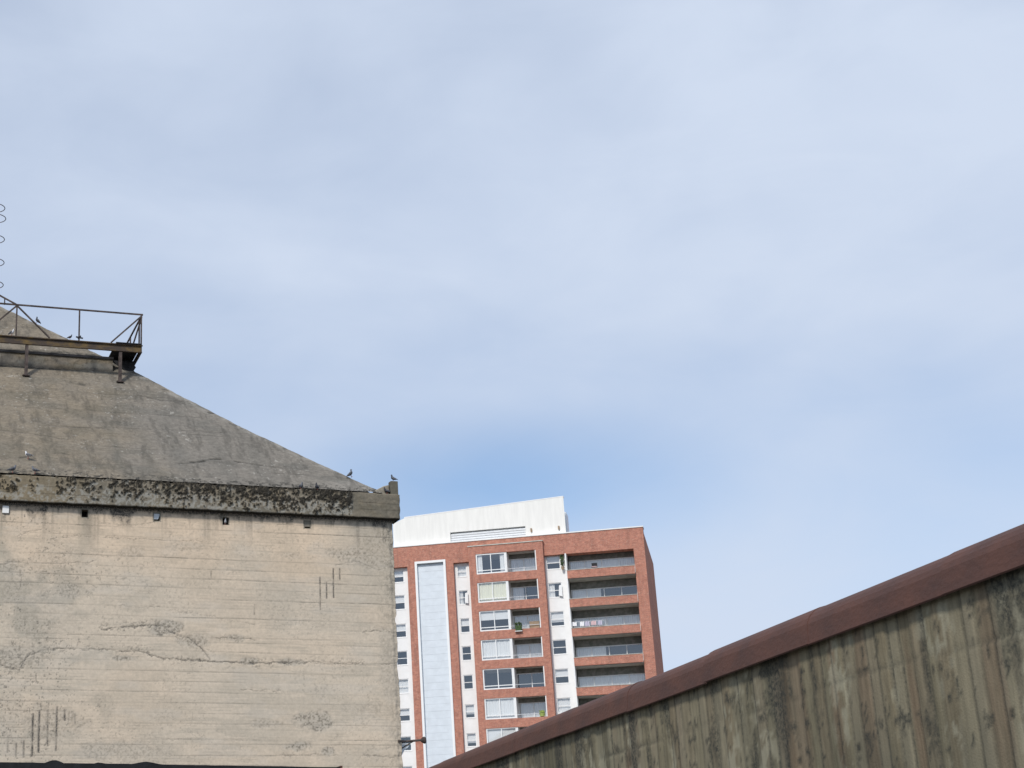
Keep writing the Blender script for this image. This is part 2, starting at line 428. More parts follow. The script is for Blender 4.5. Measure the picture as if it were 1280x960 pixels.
def wall_fields(U, Z):
    """relief (m, towards the viewer) and the four stain masks of the board-marked wall"""
    rng = random.Random(3)
    rel = np.zeros_like(U); dark = np.zeros_like(U); pale = np.zeros_like(U)
    # board imprints: each course leans and sits a little differently, seams hold dirt
    z = 0.02
    while z < WT + 0.3:
        tilt = rng.uniform(-0.0035, 0.0035); ph = rng.uniform(0, 50); strength = rng.uniform(0.4, 1.0)
        zz = z + tilt * (U + 7) + 0.016 * (fbm(U * 0.7 + ph, U * 0 + ph, 11, 2) - 0.5) * 2
        d = np.abs(Z - zz)
        on = sstep(0.34, 0.62, vnoise(U * 0.45 + ph, U * 0 + ph * 1.7, 23)) * 0.6 + 0.4
        on = on * (0.30 + 0.70 * sstep(0.30, 0.6, fbm(U * 2.6 + ph, U * 0 + 3.3, 29, 4, .7)))
        grainl = np.exp(-((Z - zz - .11 - .02 * (fbm(U * .6 + ph, U * 0, 31, 2) - .5)) / .010) ** 2) + np.exp(-((Z - zz - .20 - .03 * (fbm(U * .5 + ph, U * 0, 33, 2) - .5)) / .010) ** 2)
        dark = np.maximum(dark, grainl * .24 * sstep(.46, .68, fbm(U * 1.4 + ph * 2, U * 0 + 1.3, 35, 4, .65)))
        line = np.exp(-(d / 0.0135) ** 2)
        dark = np.maximum(dark, line * on * strength * 0.74)
        rel -= 0.007 * line * on
        rel += np.where(Z > zz, rng.uniform(-0.006, 0.006), 0.0) * 0.5
        z += rng.choice([0.29, 0.30, 0.31, 0.31, 0.32, 0.33, 0.155])
    # cracks and spall edges traced on the wall itself
    wob = (fbm(U * 5, Z * 5, 41, 5, .7) - 0.5) * 0.17
    spk_ = fbm(U * 17, Z * 17, 43, 3, .65)
    def poly(px): return [suz(x, y) for x, y in px]
    def crack(px, w, s, gap=0.0):
        nonlocal rel, dark
        P = poly(px); us = [p[0] for p in P]; zs = [p[1] for p in P]
        msk = (U > min(us) - .4) & (U < max(us) + .4) & (Z > min(zs) - .4) & (Z < max(zs) + .4)
        if not msk.any(): return
        d = seg_dist(U[msk] + wob[msk] * 0.5, Z[msk] + wob[msk], P)
        k = np.exp(-(d / (w * .62)) ** 2) * s
        if gap: k = k * (.25 + .75 * sstep(gap - .05, gap + 0.25, fbm(U[msk] * 4, Z[msk] * 4, 57, 4, .65)))
        k = k * (.55 + .6 * spk_[msk])
        k = np.maximum(k, np.exp(-(d / (w * 4.5)) ** 2) * s * .62 * sstep(.56, .70, spk_[msk]) * sstep(gap, gap + .25, fbm(U[msk] * 2, Z[msk] * 2, 59, 3)))
        dark[msk] = np.maximum(dark[msk], k); rel[msk] -= k * 0.02
    for px, w, s, gp in [
        ([(-20, 822), (10, 834), (24, 838), (34, 820), (55, 812), (79, 812), (120, 812), (180, 815), (205, 824), (250, 826)], .036, .9, .32),
        ([(128, 787), (150, 784), (182, 782), (205, 783), (213, 790), (235, 797), (250, 808), (262, 824)], .042, .95, .30),
        ([(250, 826), (290, 829), (330, 829), (371, 828)], .038, .95, .26),
        ([(371, 828), (430, 829), (500, 830)], .03, .8, .32),
        ([(455, 789), (472, 788), (499, 792)], .03, .7, .3),
        ([(22, 670), (40, 664), (56, 662), (74, 666)], .016, .6, .25),
        ([(112, 650), (130, 654), (150, 656), (175, 655), (196, 652)], .016, .6, .25),
        ([(80, 670), (110, 671), (150, 673), (200, 675), (262, 677)], .016, .55, .3),
        ([(62, 703), (110, 704), (120, 700)], .018, .6, .3),
        ([(148, 758), (200, 760), (260, 770), (320, 781)], .016, .5, .3),
        ([(270, 797), (320, 799)], .022, .7, .3),
        ([(370, 640), (430, 648), (489, 652)], .05, .5, .45),
        ([(455, 945), (500, 946)], .02, .6, .3), ([(352, 944), (420, 944)], .02, .6, .3),
        ([(300, 862), (350, 864)], .018, .6, .3),
        ([(420, 706), (445, 702), (462, 708), (490, 716)], .03, .5, .35),
        ([(0, 706), (14, 704), (22, 702)], .04, .55, .4), ([(95, 740), (70, 741), (52, 746)], .05, .5, .45),
    ]: crack(px, w, s, gp)
    # vertical drip scratches
    for x0, y0, x1, y1, s in [(400, 722, 400.5, 762, .8), (408, 728, 408.5, 748, .85), (416.5, 711, 417, 747, .8), (424.5, 711, 424.8, 725, .9),
                              (41.5, 893, 40, 945, .95), (49.5, 889, 48, 940, .95), (60, 888, 59.5, 932, .8), (71.5, 884, 70, 938, .7), (81, 888, 81, 900, .9),
                              (30, 926, 29.5, 946, .6), (20.5, 930, 20, 946, .6), (10, 920, 9.5, 940, .5), (94, 893, 94, 905, .4), (264, 714, 264, 723, .5), (318, 756, 318, 768, .5)]:
        A, B = suz(x0, y0), suz(x1, y1)
        msk = (np.abs(U - A[0]) < .3) & (Z < A[1] + .3) & (Z > B[1] - .3)
        if msk.any():
            d = seg_dist(U[msk] + wob[msk] * .10, Z[msk], [A, B])
            k = np.exp(-(d / (.032 if y0 > 850 else .024)) ** 2) * s * 1.25 * (0.5 + 0.7 * vnoise(U[msk] * 0, Z[msk] * 7 + x0, 61))
            dark[msk] = np.maximum(dark[msk], np.clip(k, 0, .95)); rel[msk] -= k * .012
    # spalled aggregate patches
    damp = np.zeros_like(U)
    def patch(x, y, rx, ry, s=1.0):
        nonlocal rel, dark, pale, damp
        c = suz(x, y); q = ((U - c[0]) / (rx / 36.)) ** 2 + ((Z - c[1]) / (ry / 38.)) ** 2
        m_ = sstep(1.5, .25, q + (fbm(U * 3.2, Z * 3.2, 71, 4) - .5) * 2.2) * s
        damp = np.maximum(damp, m_ * .55)
        sp = fbm(U * 20, Z * 20, 73, 3)
        dark = np.maximum(dark, m_ * sstep(.42, .74, sp) * .62); pale = np.maximum(pale, m_ * .30 * sstep(.62, .36, sp))
        rel -= m_ * .005
    for a in [(207, 785, 22, 9), (243, 800, 26, 9, .8), (393, 901, 24, 12), (372, 933, 16, 6), (410, 939, 7, 5), (360, 828, 18, 5), (150, 823, 16, 4), (312, 826, 10, 5), (18, 822, 34, 14, .8), (45, 790, 30, 26, .35),
              (88, 738, 26, 9, .8), (68, 700, 24, 28, .35), (60, 905, 42, 22, .55), (15, 712, 16, 10, .8), (20, 745, 34, 30, .3), (165, 690, 16, 8, .5),
              (235, 684, 30, 6, .5), (440, 694, 30, 12, .8), (470, 690, 26, 30, .55), (365, 695, 14, 5, .5), (478, 704, 22, 8, .8), (480, 660, 20, 22, .5),
              (120, 940, 24, 10, .6), (170, 938, 34, 12, .5), (295, 798, 12, 5, .7), (150, 645, 20, 6, .4), (330, 905, 20, 5, .6), (455, 886, 30, 8, .35),
              (400, 863, 10, 4, .4), (60, 772, 50, 20, .25), (10, 900, 26, 30, .4), (440, 780, 60, 14, .2), (310, 750, 90, 30, .12), (485, 830, 10, 60, .45)]:
        patch(*a)
    # mottled grey margin down the right-hand corner
    e = sstep(-.75, -.05, U + (fbm(U * 2, Z * 1.6, 83, 4) - .5) * .9)
    e2 = sstep(.44, .64, fbm(U * 14, Z * 9, 85, 4, .65))
    top = sstep(10.6, 13.6, Z)
    dark = np.maximum(dark, e * e2 * (.28 + .34 * top))
    damp = np.maximum(damp, e * (.45 + .55 * top) * .8)
    rel -= e * e2 * .004
    damp = np.maximum(damp, sstep(-2.2, -.9, U) * top * (.4 + .6 * fbm(U * 1.2, Z * 3, 87, 3)) * .9)
    # grime hanging under the cornice, with runs; cornice shade painted in too
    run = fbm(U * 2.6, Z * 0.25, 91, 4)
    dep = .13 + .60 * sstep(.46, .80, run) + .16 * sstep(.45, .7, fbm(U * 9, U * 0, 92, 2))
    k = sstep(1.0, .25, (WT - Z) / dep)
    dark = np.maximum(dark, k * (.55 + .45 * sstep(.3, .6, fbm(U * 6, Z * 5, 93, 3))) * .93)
    dark = np.maximum(dark, sstep(.17, .05, WT - Z + (fbm(U * 3, U * 0, 94, 3) - .5) * .06) * .95)  # continuous black band: cornice shade and dirt painted as one
    # runs dribbling down from the crust
    rr_ = sstep(.56, .74, fbm(U * 4.5, U * 0 + 2.2, 96, 3, .6)) * sstep(1.5, .1, (WT - Z) / (.3 + 1.1 * vnoise(U * 2.3, U * 0, 98)))
    dark = np.maximum(dark, rr_ * .42)
    # long grey vertical damp stains under some holes
    for x, wd, ln_, s in [(103, .28, 3.6, 1.0), (258, .3, 2.4, .5), (12, .3, 2.2, .4), (196, .25, 1.6, .35), (165, .35, 4.5, .35), (60, .4, 4.5, .35), (442, .35, 2.6, .8), (350, .3, 2.0, .3)]:
        c = suz(x, 650)[0]
        q = np.exp(-((U - c + (fbm(U * 0, Z * .9, 95, 2) - .5) * .3) / wd) ** 2) * sstep(ln_, 0, WT - Z) * s
        damp = np.maximum(damp, q * (.55 + .45 * fbm(U * 3, Z * .8, 97, 3)))
    damp = np.maximum(damp, (.30 + .35 * sstep(-8, -11.5, U)) * sstep(.46, .68, fbm(U * .75, Z * 1.1, 99, 6, .65)))
    # tone drifting along the boards
    damp = np.maximum(damp, .36 * sstep(.48, .72, fbm(U * .9, Z * 6.5, 133, 4, .6)))
    # fine pitting
    pit = sstep(.66, .74, fbm(U * 18, Z * 18, 101, 3)) * sstep(.38, .60, fbm(U * .7, Z * .9, 103, 3))
    left = sstep(-7, -13, U) * .6 + .4
    dark = np.maximum(dark, pit * .62 * left); rel -= pit * .003
    rel += (fbm(U * 1.3, Z * 1.3, 107, 4) - .5) * .010
    # warm tan tint towards the wall top, and drifting pale patches
    warm = sstep(11.6, 13.6, Z + (fbm(U * .6, Z * .8, 109, 3) - .5) * 2.2) * sstep(-.9, -3.2, U) * .95
    warm = np.maximum(warm, .35 * sstep(.45, .7, fbm(U * .35, Z * .9, 111, 3)))
    pale = np.maximum(pale, .20 * sstep(.55, .75, fbm(U * .8 + 9, Z * 2.4, 113, 4)))
    return rel, np.stack([np.clip(dark, 0, 1), np.clip(pale, 0, 1), np.clip(warm, 0, 1), np.clip(damp, 0, 1)], -1)

HOLES = [suz(x, y) for x, y in [(7, 637.5), (106, 642), (196, 646.5), (282, 651.5), (384, 656)]]
HW, HH = .115, .135
def wall_sheet(u0, u1, z0, z1, du, holes=False, chip=False):
    nu, nz = int(round((u1 - u0) / du)) + 1, int(round((z1 - z0) / du)) + 1
    us = np.linspace(u0, u1, nu); zs = np.linspace(z0, z1, nz)
    U, Z = np.meshgrid(us, zs, indexing='ij')
    rel, st = wall_fields(U, Z)
    X = U.copy(); Y = -rel
    if chip:     # broken arris down the right-hand corner
        bite = .055 * sstep(.50, .78, fbm(Z * 2.2, Z * 0, 121, 4)) + .02 * fbm(Z * 9, Z * 0, 123, 2)
        wgt = sstep(-.35, 0, U); X = U - bite * wgt; Y = Y + .06 * sstep(.5, 1, wgt) * fbm(Z * 5, U * 0, 125, 3)
    P = np.stack([X, Y, Z], -1)
    if chip:     # turn the sheet round the corner
        ex = np.stack([X[-1], Y[-1] * 0 + .45, Z[-1]], -1)[None]
        P = np.concatenate([P, ex]); st = np.concatenate([st, st[-1:]])
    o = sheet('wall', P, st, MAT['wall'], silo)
    if holes:
        bm = bmesh.new(); bm.from_mesh(o.data)
        dele = []
        for f_ in bm.faces:
            c = f_.calc_center_median()
            for hu, hz in HOLES:
                if abs(c.x - hu) < HW and abs(c.z - hz) < HH: dele.append(f_); break
        bmesh.ops.delete(bm, geom=dele, context='FACES'); bm.to_mesh(o.data); bm.free()
    return o
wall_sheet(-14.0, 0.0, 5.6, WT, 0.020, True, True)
body = MB().box(-28, -14.0, .0, .3, 0, WT).box(-14.0, -.04, .05, .3, 0, 5.6)
body.box(-28, -27.7, .3, 28, 0, WT).box(-.34, -.02, .3, 28, 0, WT).box(-27.7, -.34, 27.7, 28, 0, WT)
body.build('side_wall', MAT['dull'], silo)
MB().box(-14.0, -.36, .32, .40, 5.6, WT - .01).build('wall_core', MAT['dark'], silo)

# square holes below the cornice, lined, some plugged
for i, (hu, hz) in enumerate(HOLES):
    m = MB(); t_ = .022
    a, b_, c, d_ = hu - HW, hu + HW, hz - HH, hz + HH
    m.box(a - t_, a + .012, -.018, .28, c - t_, d_ + t_).box(b_ - .012, b_ + t_, -.018, .28, c - t_, d_ + t_)
    m.box(a + .012, b_ - .012, -.018, .28, c - t_, c + .012).box(a + .012, b_ - .012, -.018, .28, d_ - .012, d_ + t_)
    ho = m.build('wall_hole', MAT['dull'], silo)
    if i in (0, 2, 4):
        s = [0.02, 0.10, 0.09][i // 2]
        pm = MB().prism([(a + .014, c + (.02 if i == 0 else .07)), (b_ - .014 - (.05 if i == 2 else 0), c + (.02 if i == 0 else .07)), (b_ - .014, d_ - .05), (b_ - .03, d_ - .014), (a + .014, d_ - .014)], s - .09, .25)
        pm.build('plug', MAT['white' if i == 0 else 'panel' if i == 2 else 'dull'], ho, bevel=.01)

# cornice: lichen-crusted front, plain returns
CB, CT, CF, CR = 14.315, 15.15, -.25, .22
def cornice_sheet():
    us = np.arange(-14.0, CR + .001, .0237); us[-1] = CR; zs = np.linspace(CB, CT, 37)
    U, Z = np.meshgrid(us, zs, indexing='ij')
    h = (Z - CB) / (CT - CB)
    edge = suz(441, 628, CF)[0]
    n = fbm(U * 2.2, Z * 2.6, 201, 4); fine = fbm(U * 12, Z * 12, 203, 4, .7)
    zone = sstep(edge + .05, edge - .08, U)
    # density of the black crust: dense on the right, broken to the left
    dens = -.072 + .06 * sstep(-12.5, -8.5, U) + .035 * sstep(-6, -3, U)
    keep = np.ones_like(U)
    for xa, xb, v in [(50, 66, -.30), (26, 32, -.2), (96, 102, -.12), (176, 184, -.04), (205, 216, -.03), (126, 130, -.1)]:
        a, b_ = suz(xa, 620, CF)[0], suz(xb, 620, CF)[0]
        keep += v * 1.6 * sstep(a - .12, a + .02, U) * sstep(b_ + .12, b_ - .02, U)
    prof = .13 * sstep(.25, .65, h) - .10 * sstep(.22, .02, h) - .05
    k = fine * .85 + n * .30 - .06 + dens + prof + (keep - 1) * .6
    crust = sstep(.565, .622, k) * zone
    pale = sstep(.50, .40, fine) * sstep(.60, .42, h + (n - .5) * .7) * zone * .55
    pale = np.maximum(pale, sstep(.66, .75, fbm(U * 6, Z * 6, 207, 3)) * .5 * zone)
    seam = np.exp(-((Z - (CT - .33) + (fbm(U * .8, U * 0, 211, 2) - .5) * .07) / .012) ** 2) * .7 * (.4 + .6 * vnoise(U * 3, U * 0, 213))
    seam2 = np.exp(-((Z - (CT - .55) + (fbm(U * .8, U * 0, 215, 2) - .5) * .03) / .012) ** 2) * .55 * sstep(.35, .6, vnoise(U * 2, U * 0, 217))
    dark = np.maximum(np.maximum(crust * .96, seam), seam2)
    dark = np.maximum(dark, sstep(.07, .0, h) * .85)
    dark = np.maximum(dark, sstep(.90, .99, h) * sstep(.4, .6, n) * zone * .85)
    warm = sstep(-9, -12.5, U) * .8 + .35 * sstep(.5, .7, n)
    damp = .6 * sstep(.45, .7, fbm(U * 1.3, Z * 3, 219, 3)) * sstep(-13, -8, U)
    rel = crust * .045 * (.5 + fine) + (fine - .5) * .02 - seam * .012
    X = U.copy(); Zp = Z + sstep(.85, 1, h) * ((fbm(U * 4, U * 0, 221, 4) - .5) * .05 + crust * .03)
    Zp = Zp + sstep(.12, 0, h) * (fbm(U * 3, U * 0, 223, 4) - .5) * .03
    Y = CF - rel
    # broken right-hand arris
    wgt = sstep(CR - .14, CR, U); X = X - wgt * (.05 * fbm(Z * 5, Z * 0, 225, 3)); Y = Y + wgt * .06 * fbm(Z * 4, Z * 0, 227, 3)
    P = np.stack([X, Y, Zp], -1); st = np.stack([dark, pale, warm, damp], -1)
    def back(Pr, y): q = Pr.copy(); q[..., 1] = y; return q
    P = np.concatenate([P, back(P[-1:], .5)]); st = np.concatenate([st, st[-1:]])
    top = back(P[:, -1:], .5); bot = back(P[:, :1], .02)
    P = np.concatenate([bot, P, top], 1); sb = st[:, :1].copy(); sb[..., 0] = 1; sb[..., 1] = 0  # underside row painted black, shade and dirt together
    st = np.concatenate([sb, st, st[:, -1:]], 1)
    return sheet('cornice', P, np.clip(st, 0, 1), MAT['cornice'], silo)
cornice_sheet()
MB().box(-28.22, -14.0, CF, .3, CB, CT).box(-14.0, CR - .1, .05, .3, CB + .005, CT - .04).box(CR - .5, CR - .06, .3, 28.2, CB, CT - .03).box(-28.22, -27.9, .3, 28.2, CB, CT)\
    .build('cornice_return', MAT['cornice'], silo)

# pyramid roof
HU, HZ = suz(470, 611, 0.0)           # a point on the right-hand hip, at y = 0
TT = math.tan(R(40.9))
TB = -.18                              # roof foot
HALF = 13.85
def sag(t): return -.13 * np.sin(math.pi * np.clip(np.asarray(t) / 6.5, 0, 1))     # the casting hangs a little hollow towards the foot
def hip(t): return (HU - t, t, HZ + t * TT + float(sag(t)))
def roof_sheet():
    us = np.arange(-14.5, HU - TB + .02, .03); ts = np.arange(TB, HALF, .035)
    U, Tt = np.meshgrid(us, ts, indexing='ij')
    hipu = HU - Tt
    X = np.minimum(U, hipu)
    S = Tt / math.cos(math.atan(TT))
    dist = hipu - X                                # distance in from the hip
    n = fbm(X * .8, S * .9, 301, 5); fine = fbm(X * 9, S * 9, 303, 4, .6)
    rel = (n - .5) * .03 + (fine - .5) * .012
    dark = sstep(.60, .74, fine) * .40 * (.35 + .65 * sstep(-7, -12, X))
    # casting lifts
    for k_, sv in enumerate(np.arange(.9, 17, 1.52)):
        ph = k_ * 3.7
        d = np.abs(S - sv - (fbm(X * .5 + ph, X * 0, 311, 3) - .5) * .16)
        on = sstep(.35, .65, vnoise(X * .6 + ph, X * 0 + ph, 313))
        ll = np.exp(-(d / .022) ** 2) * on
        dark = np.maximum(dark, ll * .6); rel -= ll * .012
    wob = (fbm(X * 5, S * 5, 317, 3) - .5) * .14
    def rp(x, y):   # photo point -> (u, slope distance) on the roof plane
        d = ray(x, y); nrm = SILO.n * TT - np.array([0, 0, 1]); P0 = np.array(SILO.w(0, 0, HZ))
        q = EYE + d * (((P0 - EYE) @ nrm) / (d @ nrm))
        return float((q - SILO.O) @ SILO.d), float((q - SILO.O) @ SILO.n) / math.cos(math.atan(TT))
    for px, w, s in [([(225, 578), (237, 576), (250, 574), (262, 571), (275, 571)], .07, 1.2), ([(-10, 437), (40, 438), (90, 441), (122, 444)], .10, 1.2), ([(275, 571), (320, 578), (352, 582)], .04, .8),
                     ([(185, 494), (200, 497), (235, 499)], .04, .7), ([(0, 457), (20, 458), (60, 460), (100, 462), (130, 463)], .10, 1.2),
                     ([(65, 527), (85, 529), (130, 530)], .06, .7), ([(0, 533), (40, 538), (85, 545)], .05, .6), ([(90, 476), (105, 479)], .12, .7),
                     ([(70, 563), (85, 565)], .10, .7), ([(25, 569), (40, 567)], .08, .8), ([(116, 531), (118, 536)], .05, .5), ([(155, 530), (195, 532), (280, 536)], .03, .6)]:
        d = seg_dist(X + wob * .5, S + wob, [rp(*p) for p in px])
        kk = np.exp(-(d / w) ** 2) * s * (.4 + .6 * sstep(.35, .55, fbm(X * 5, S * 5, 319, 3)))
        dark = np.maximum(dark, kk); rel -= kk * .03
    damp = np.zeros_like(X)
    for x, y, wd, s in [(146, 560, .16, .9), (230, 580, .3, .55), (52, 520, .25, .6), (185, 560, .2, .4), (92, 500, .2, .3), (285, 590, .3, .4), (330, 590, .4, .4)]:
        c = rp(x, y)[0]; damp = np.maximum(damp, np.exp(-((X - c + (fbm(S * .7, S * 0, 323, 2) - .5) * .3) / wd) ** 2) * s * sstep(8, 2, S) * (.5 + .5 * n))
    damp = np.maximum(damp, .5 * sstep(.5, .7, fbm(X * .7, S * 1.4, 325, 4)))
    warm = sstep(-6.2, -10.5, X + (n - .5) * 4) * (.45 + .55 * fbm(X * 1.4, S * 1.4, 327, 3))
    dark = np.maximum(dark, .16 * sstep(.52, .72, fbm(X * 1.0, S * 5, 345, 5, .65)))
    dark = np.maximum(dark, .40 * sstep(.50, .70, fbm(X * 5, S * .9, 347, 5, .65)))
    lich = sstep(.60, .68, fbm(X * 9, S * 9, 349, 4, .7) + .10 * sstep(.8, .0, S - S.min())) * sstep(.75, .15, S - S.min())
    dark = np.maximum(dark, lich * .9)
    # droppings and pale scuffs
    spk = sstep(.76, .82, fbm(X * 12, S * 12, 331, 2)) * sstep(.45, .62, fbm(X * .6, S * .8, 333, 3))
    pale = spk * .55
    # worn pale ridge along the hip
    ridge = sstep(.45, .08, dist + (fbm(S * 2.2, S * 0, 335, 4) - .5) * .4)
    pale = np.maximum(pale, ridge * .30 * sstep(.4, .62, fbm(S * 3, dist * 4, 337, 4)))
    dark = np.maximum(dark, ridge * sstep(.62, .7, fbm(S * 4.4, dist * 3, 339, 3)) * .75)
    pale = np.maximum(pale, .25 * sstep(.9, .2, S) * sstep(-3, -1.2, X))
    rel += ridge * ((fbm(S * 2.6, S * 0, 341, 4) - .5) * .05 - .01)
    # upper band behind the walkway, moss-green and darker
    band = sstep(9.0, 9.5, S) * sstep(10.9, 10.4, S)
    damp = np.maximum(damp, band * .55 * sstep(.35, .6, fbm(X * 1.1, S * 3, 343, 3)))
    nz = math.cos(math.atan(TT)); ny = math.sin(math.atan(TT))
    P = np.stack([X, Tt - rel * ny, HZ + Tt * TT + sag(Tt) + rel * nz], -1)
    st = np.stack([dark, pale, warm, damp], -1)
    return sheet('roof_face', P, np.clip(st, 0, 1), MAT['roof'], silo)
roof_sheet()
L = HU - TB; Wd = L + 28.2
apex = (L - HALF - TB * 0 + .0, 0, 0)
a0 = (L, TB + .08, HZ + TB * TT); 
cxr = HU - HALF; zt = HZ + HALF * TT
rb = MB(); bz = HZ + TB * TT - .10; DN = .16
v_ = [(L - DN, TB + DN, bz), (-28.0, TB + DN, bz), (-28.0, 27.9, bz), (L - DN, 27.9, bz), (cxr, HALF, zt - .22)]
for q in ((0, 4, 1), (1, 4, 2), (2, 4, 3), (3, 4, 0), (0, 1, 2, 3)): rb.quad([v_[i] for i in q])
rb.build('roof_body', MAT['roof'], silo)

# upstand block at the right-hand corner of the cornice
ub = MB().box(CR - .31, CR - .05, CF + .03, CF + .27, CT - .03, CT + .47)
ub.build('corner_block', MAT['cornice'], silo, bevel=.015)
ub = MB().prism([(CR - 1.02, CT - .02), (CR - .33, CT - .02), (CR - .33, CT + .36), (CR - .52, CT + .31), (CR - .80, CT + .16)], CF + .14, CF + .42)
ub.build('corner_fillet', MAT['dull'], silo, bevel=.02)

# ------------------------------------------------------------------ walkway round the roof
WF = 1.70                               # how far the deck stands out in front of the hip
def _px(P):
    q = np.array(P) - EYE; return CX + F * (q @ rt) / (q @ fw), CY - F * (q @ up) / (q @ fw)
bst = None
for t_ in np.arange(6.5, 9.0, .02):
    for w_ in np.arange(.2, 1.8, .02):
        h_ = hip(t_); q_ = _px(SILO.w(h_[0] + w_, h_[1] - WF, h_[2])); e_ = math.hypot(q_[0] - 177.5, q_[1] - 432.5)
        if bst is None or e_ < bst[0]: bst = (e_, t_, w_)
TD, WW = bst[1], bst[2]
print('walkway', bst)
hx, hy, hzz = hip(TD)
ox, oy, zd = hx + WW, hy - WF, hzz           # outer corner of the deck
walk = thing('roof_walkway', 'rusty steel walkway with a thin railing bracketed round the concrete roof', 'walkway', SILO.w(ox, oy, zd), SILO.yaw)
# in walk's frame: x<0 along the front, y>0 along the right-hand side
LW, BH = 9.0, .29
b = MB().box(-LW, 0, -.03, .0, -BH, 0).box(-LW, .02, -.09, -.03, -.035, 0).box(-LW, 0, -.09, -.03, -BH, -BH + .03)
b.build('edge_beam', MAT['rust_yellow'], walk)
b = MB().box(-.03, 0, .02, LW, -BH, -.045)
b.build('side_beam', MAT['steel'], walk)
n_pl = 0
x = -.98
while x < -.01:
    n_pl += 1; x1 = min(x + .98, .05)
    MB().box(x, x1 - .02, -.13, WF + .1, .004 + .006 * (n_pl % 2), .035 + .006 * (n_pl % 2)).build('deck_plate', MAT['dark_steel'], walk); x += .98
y = WF + .12
while y < LW:
    MB().box(-WW - .1, .07, y, y + .96, .004, .038).build('deck_plate', MAT['dark_steel'], walk); y += .98
MB().prism([(-WW + .02, -BH - .02), (-.04, -BH - .02), (-.10, -.45), (-.04, -.52), (-.12, -.66), (-.05, -.74), (-.05, -.95), (-WW - .1, -.30)], WF * .55, WF * .55 + .03).build('end_plate', MAT['dark_steel'], walk)
for k_ in range(5):
    MB().box(-WW, -.05, 1.6 + k_ * 1.4, 1.68 + k_ * 1.4, -.2, -.005).build('cross_beam', MAT['dark_steel'], walk)
fx = lambda px_, py_=436: SILO.uz(px_, py_, oy)[0] - ox
for px_ in (150.5, 33.5, -84):
    u = fx(px_)
    drop = -(WF * TT) + .02
    lg = MB().box(u - .055, u + .055, -.06, -.035, drop - .03, -BH).box(u - .055, u + .055, .045, .07, drop + .04, -BH).box(u - .012, u + .012, -.035, .045, drop, -BH)
    lg.box(u - .13, u + .13, -.10, .14, drop - .04, drop)
    lg.build('bracket_leg', MAT['steel'], walk)
RH = zr = SILO.uz(176.5, 393.7, oy)[1] - zd
xs = [-.03, fx(99, 405), fx(20.5, 402), fx(-58, 402), fx(-140, 402)]
pr = .026
def bar(name, p, q, w=pr): MB().bar(p, q, w).build(name, MAT['steel'], walk)
bar('top_rail', (-LW, -.03, RH), (.03, -.03, RH))
for i, x in enumerate(xs):
    bar('rail_post', (x, -.03 if i else -.03, .0), (x, -.03, RH - pr))
bar('brace', (fx(138.5, 430), -.03, .03), (-.03, -.03, RH - .06))
bar('brace', (xs[2] + .02, -.03, RH - .05), (fx(62, 425), -.03, .03))
bar('brace', (xs[2] - .02, -.03, RH - .05), (fx(-21, 421), -.03, .03))
bar('side_rail', (.0, 0, RH), (0, LW, RH))
for y in (.55, 2.4, 4.4): bar('rail_post', (0, y, .03), (0, y, RH - pr))
bar('brace', (0, .05, RH - .06), (-.28, .62, .03), .022)
# hand rail of the stair going on up to the left
bar('stair_rail', (xs[2] - .02, .0, RH + .02), (fx(-60, 328), .35, RH + 1.35))
bar('stair_post', (fx(6, 380), .06, RH), (fx(6, 376), .06, RH + .28), .02)
MB().bar((xs[1] - .12, -.07, .14), (xs[1] + .14, -.07, .10), .022).bar((xs[1] - .05, -.07, .08), (xs[1] + .06, -.07, .19), .02).build('rail_clamp', MAT['dark_steel'], walk)

# concrete step in the roof behind the walkway
def roof_hit(x, y):
    d = ray(x, y); nrm = SILO.n * TT - np.array([0, 0, 1]); P0_ = np.array(SILO.w(0, 0, HZ))
    q = EYE + d * (((P0_ - EYE) @ nrm) / (d @ nrm)); return float((q - SILO.O) @ SILO.d), float((q - SILO.O) @ SILO.n), float(q[2])
_, yl, zl0 = roof_hit(110, 462)
yl -= .04
ul = SILO.uz(141, 452, yl)[0]; zl1 = SILO.uz(100, 444, yl)[1]
us_ = np.linspace(-14.5, ul, 180); zs_ = np.linspace(zl0 - .12, zl1 - .09, 12)
U_, Z_ = np.meshgrid(us_, zs_, indexing='ij')
f1, f2 = fbm(U_ * 2, Z_ * 5, 601, 4), fbm(U_ * 9, Z_ * 9, 603, 4, .65)
st_ = np.stack([np.maximum(sstep(.58, .72, f2) * .5, sstep(.30, .02, Z_ - zs_[0]) * .55), .2 * sstep(.5, .7, f1), sstep(.4, .7, fbm(U_ * .8, Z_ * 3, 605, 3)), sstep(.4, .65, f1) * .9], -1)
sheet('roof_step', np.stack([U_, yl - (f2 - .5) * .03, Z_], -1), st_, MAT['roof'], silo)
MB().box(-14.5, ul, yl + .03, yl + .9, zl0 - .12, zl1 - .095).build('step_core', MAT['roof'], silo)
MB().box(-14.5, ul + .02, yl - .05, yl + .9, zl1 - .09, zl1).build('step_cap', MAT['dark_steel'], silo)

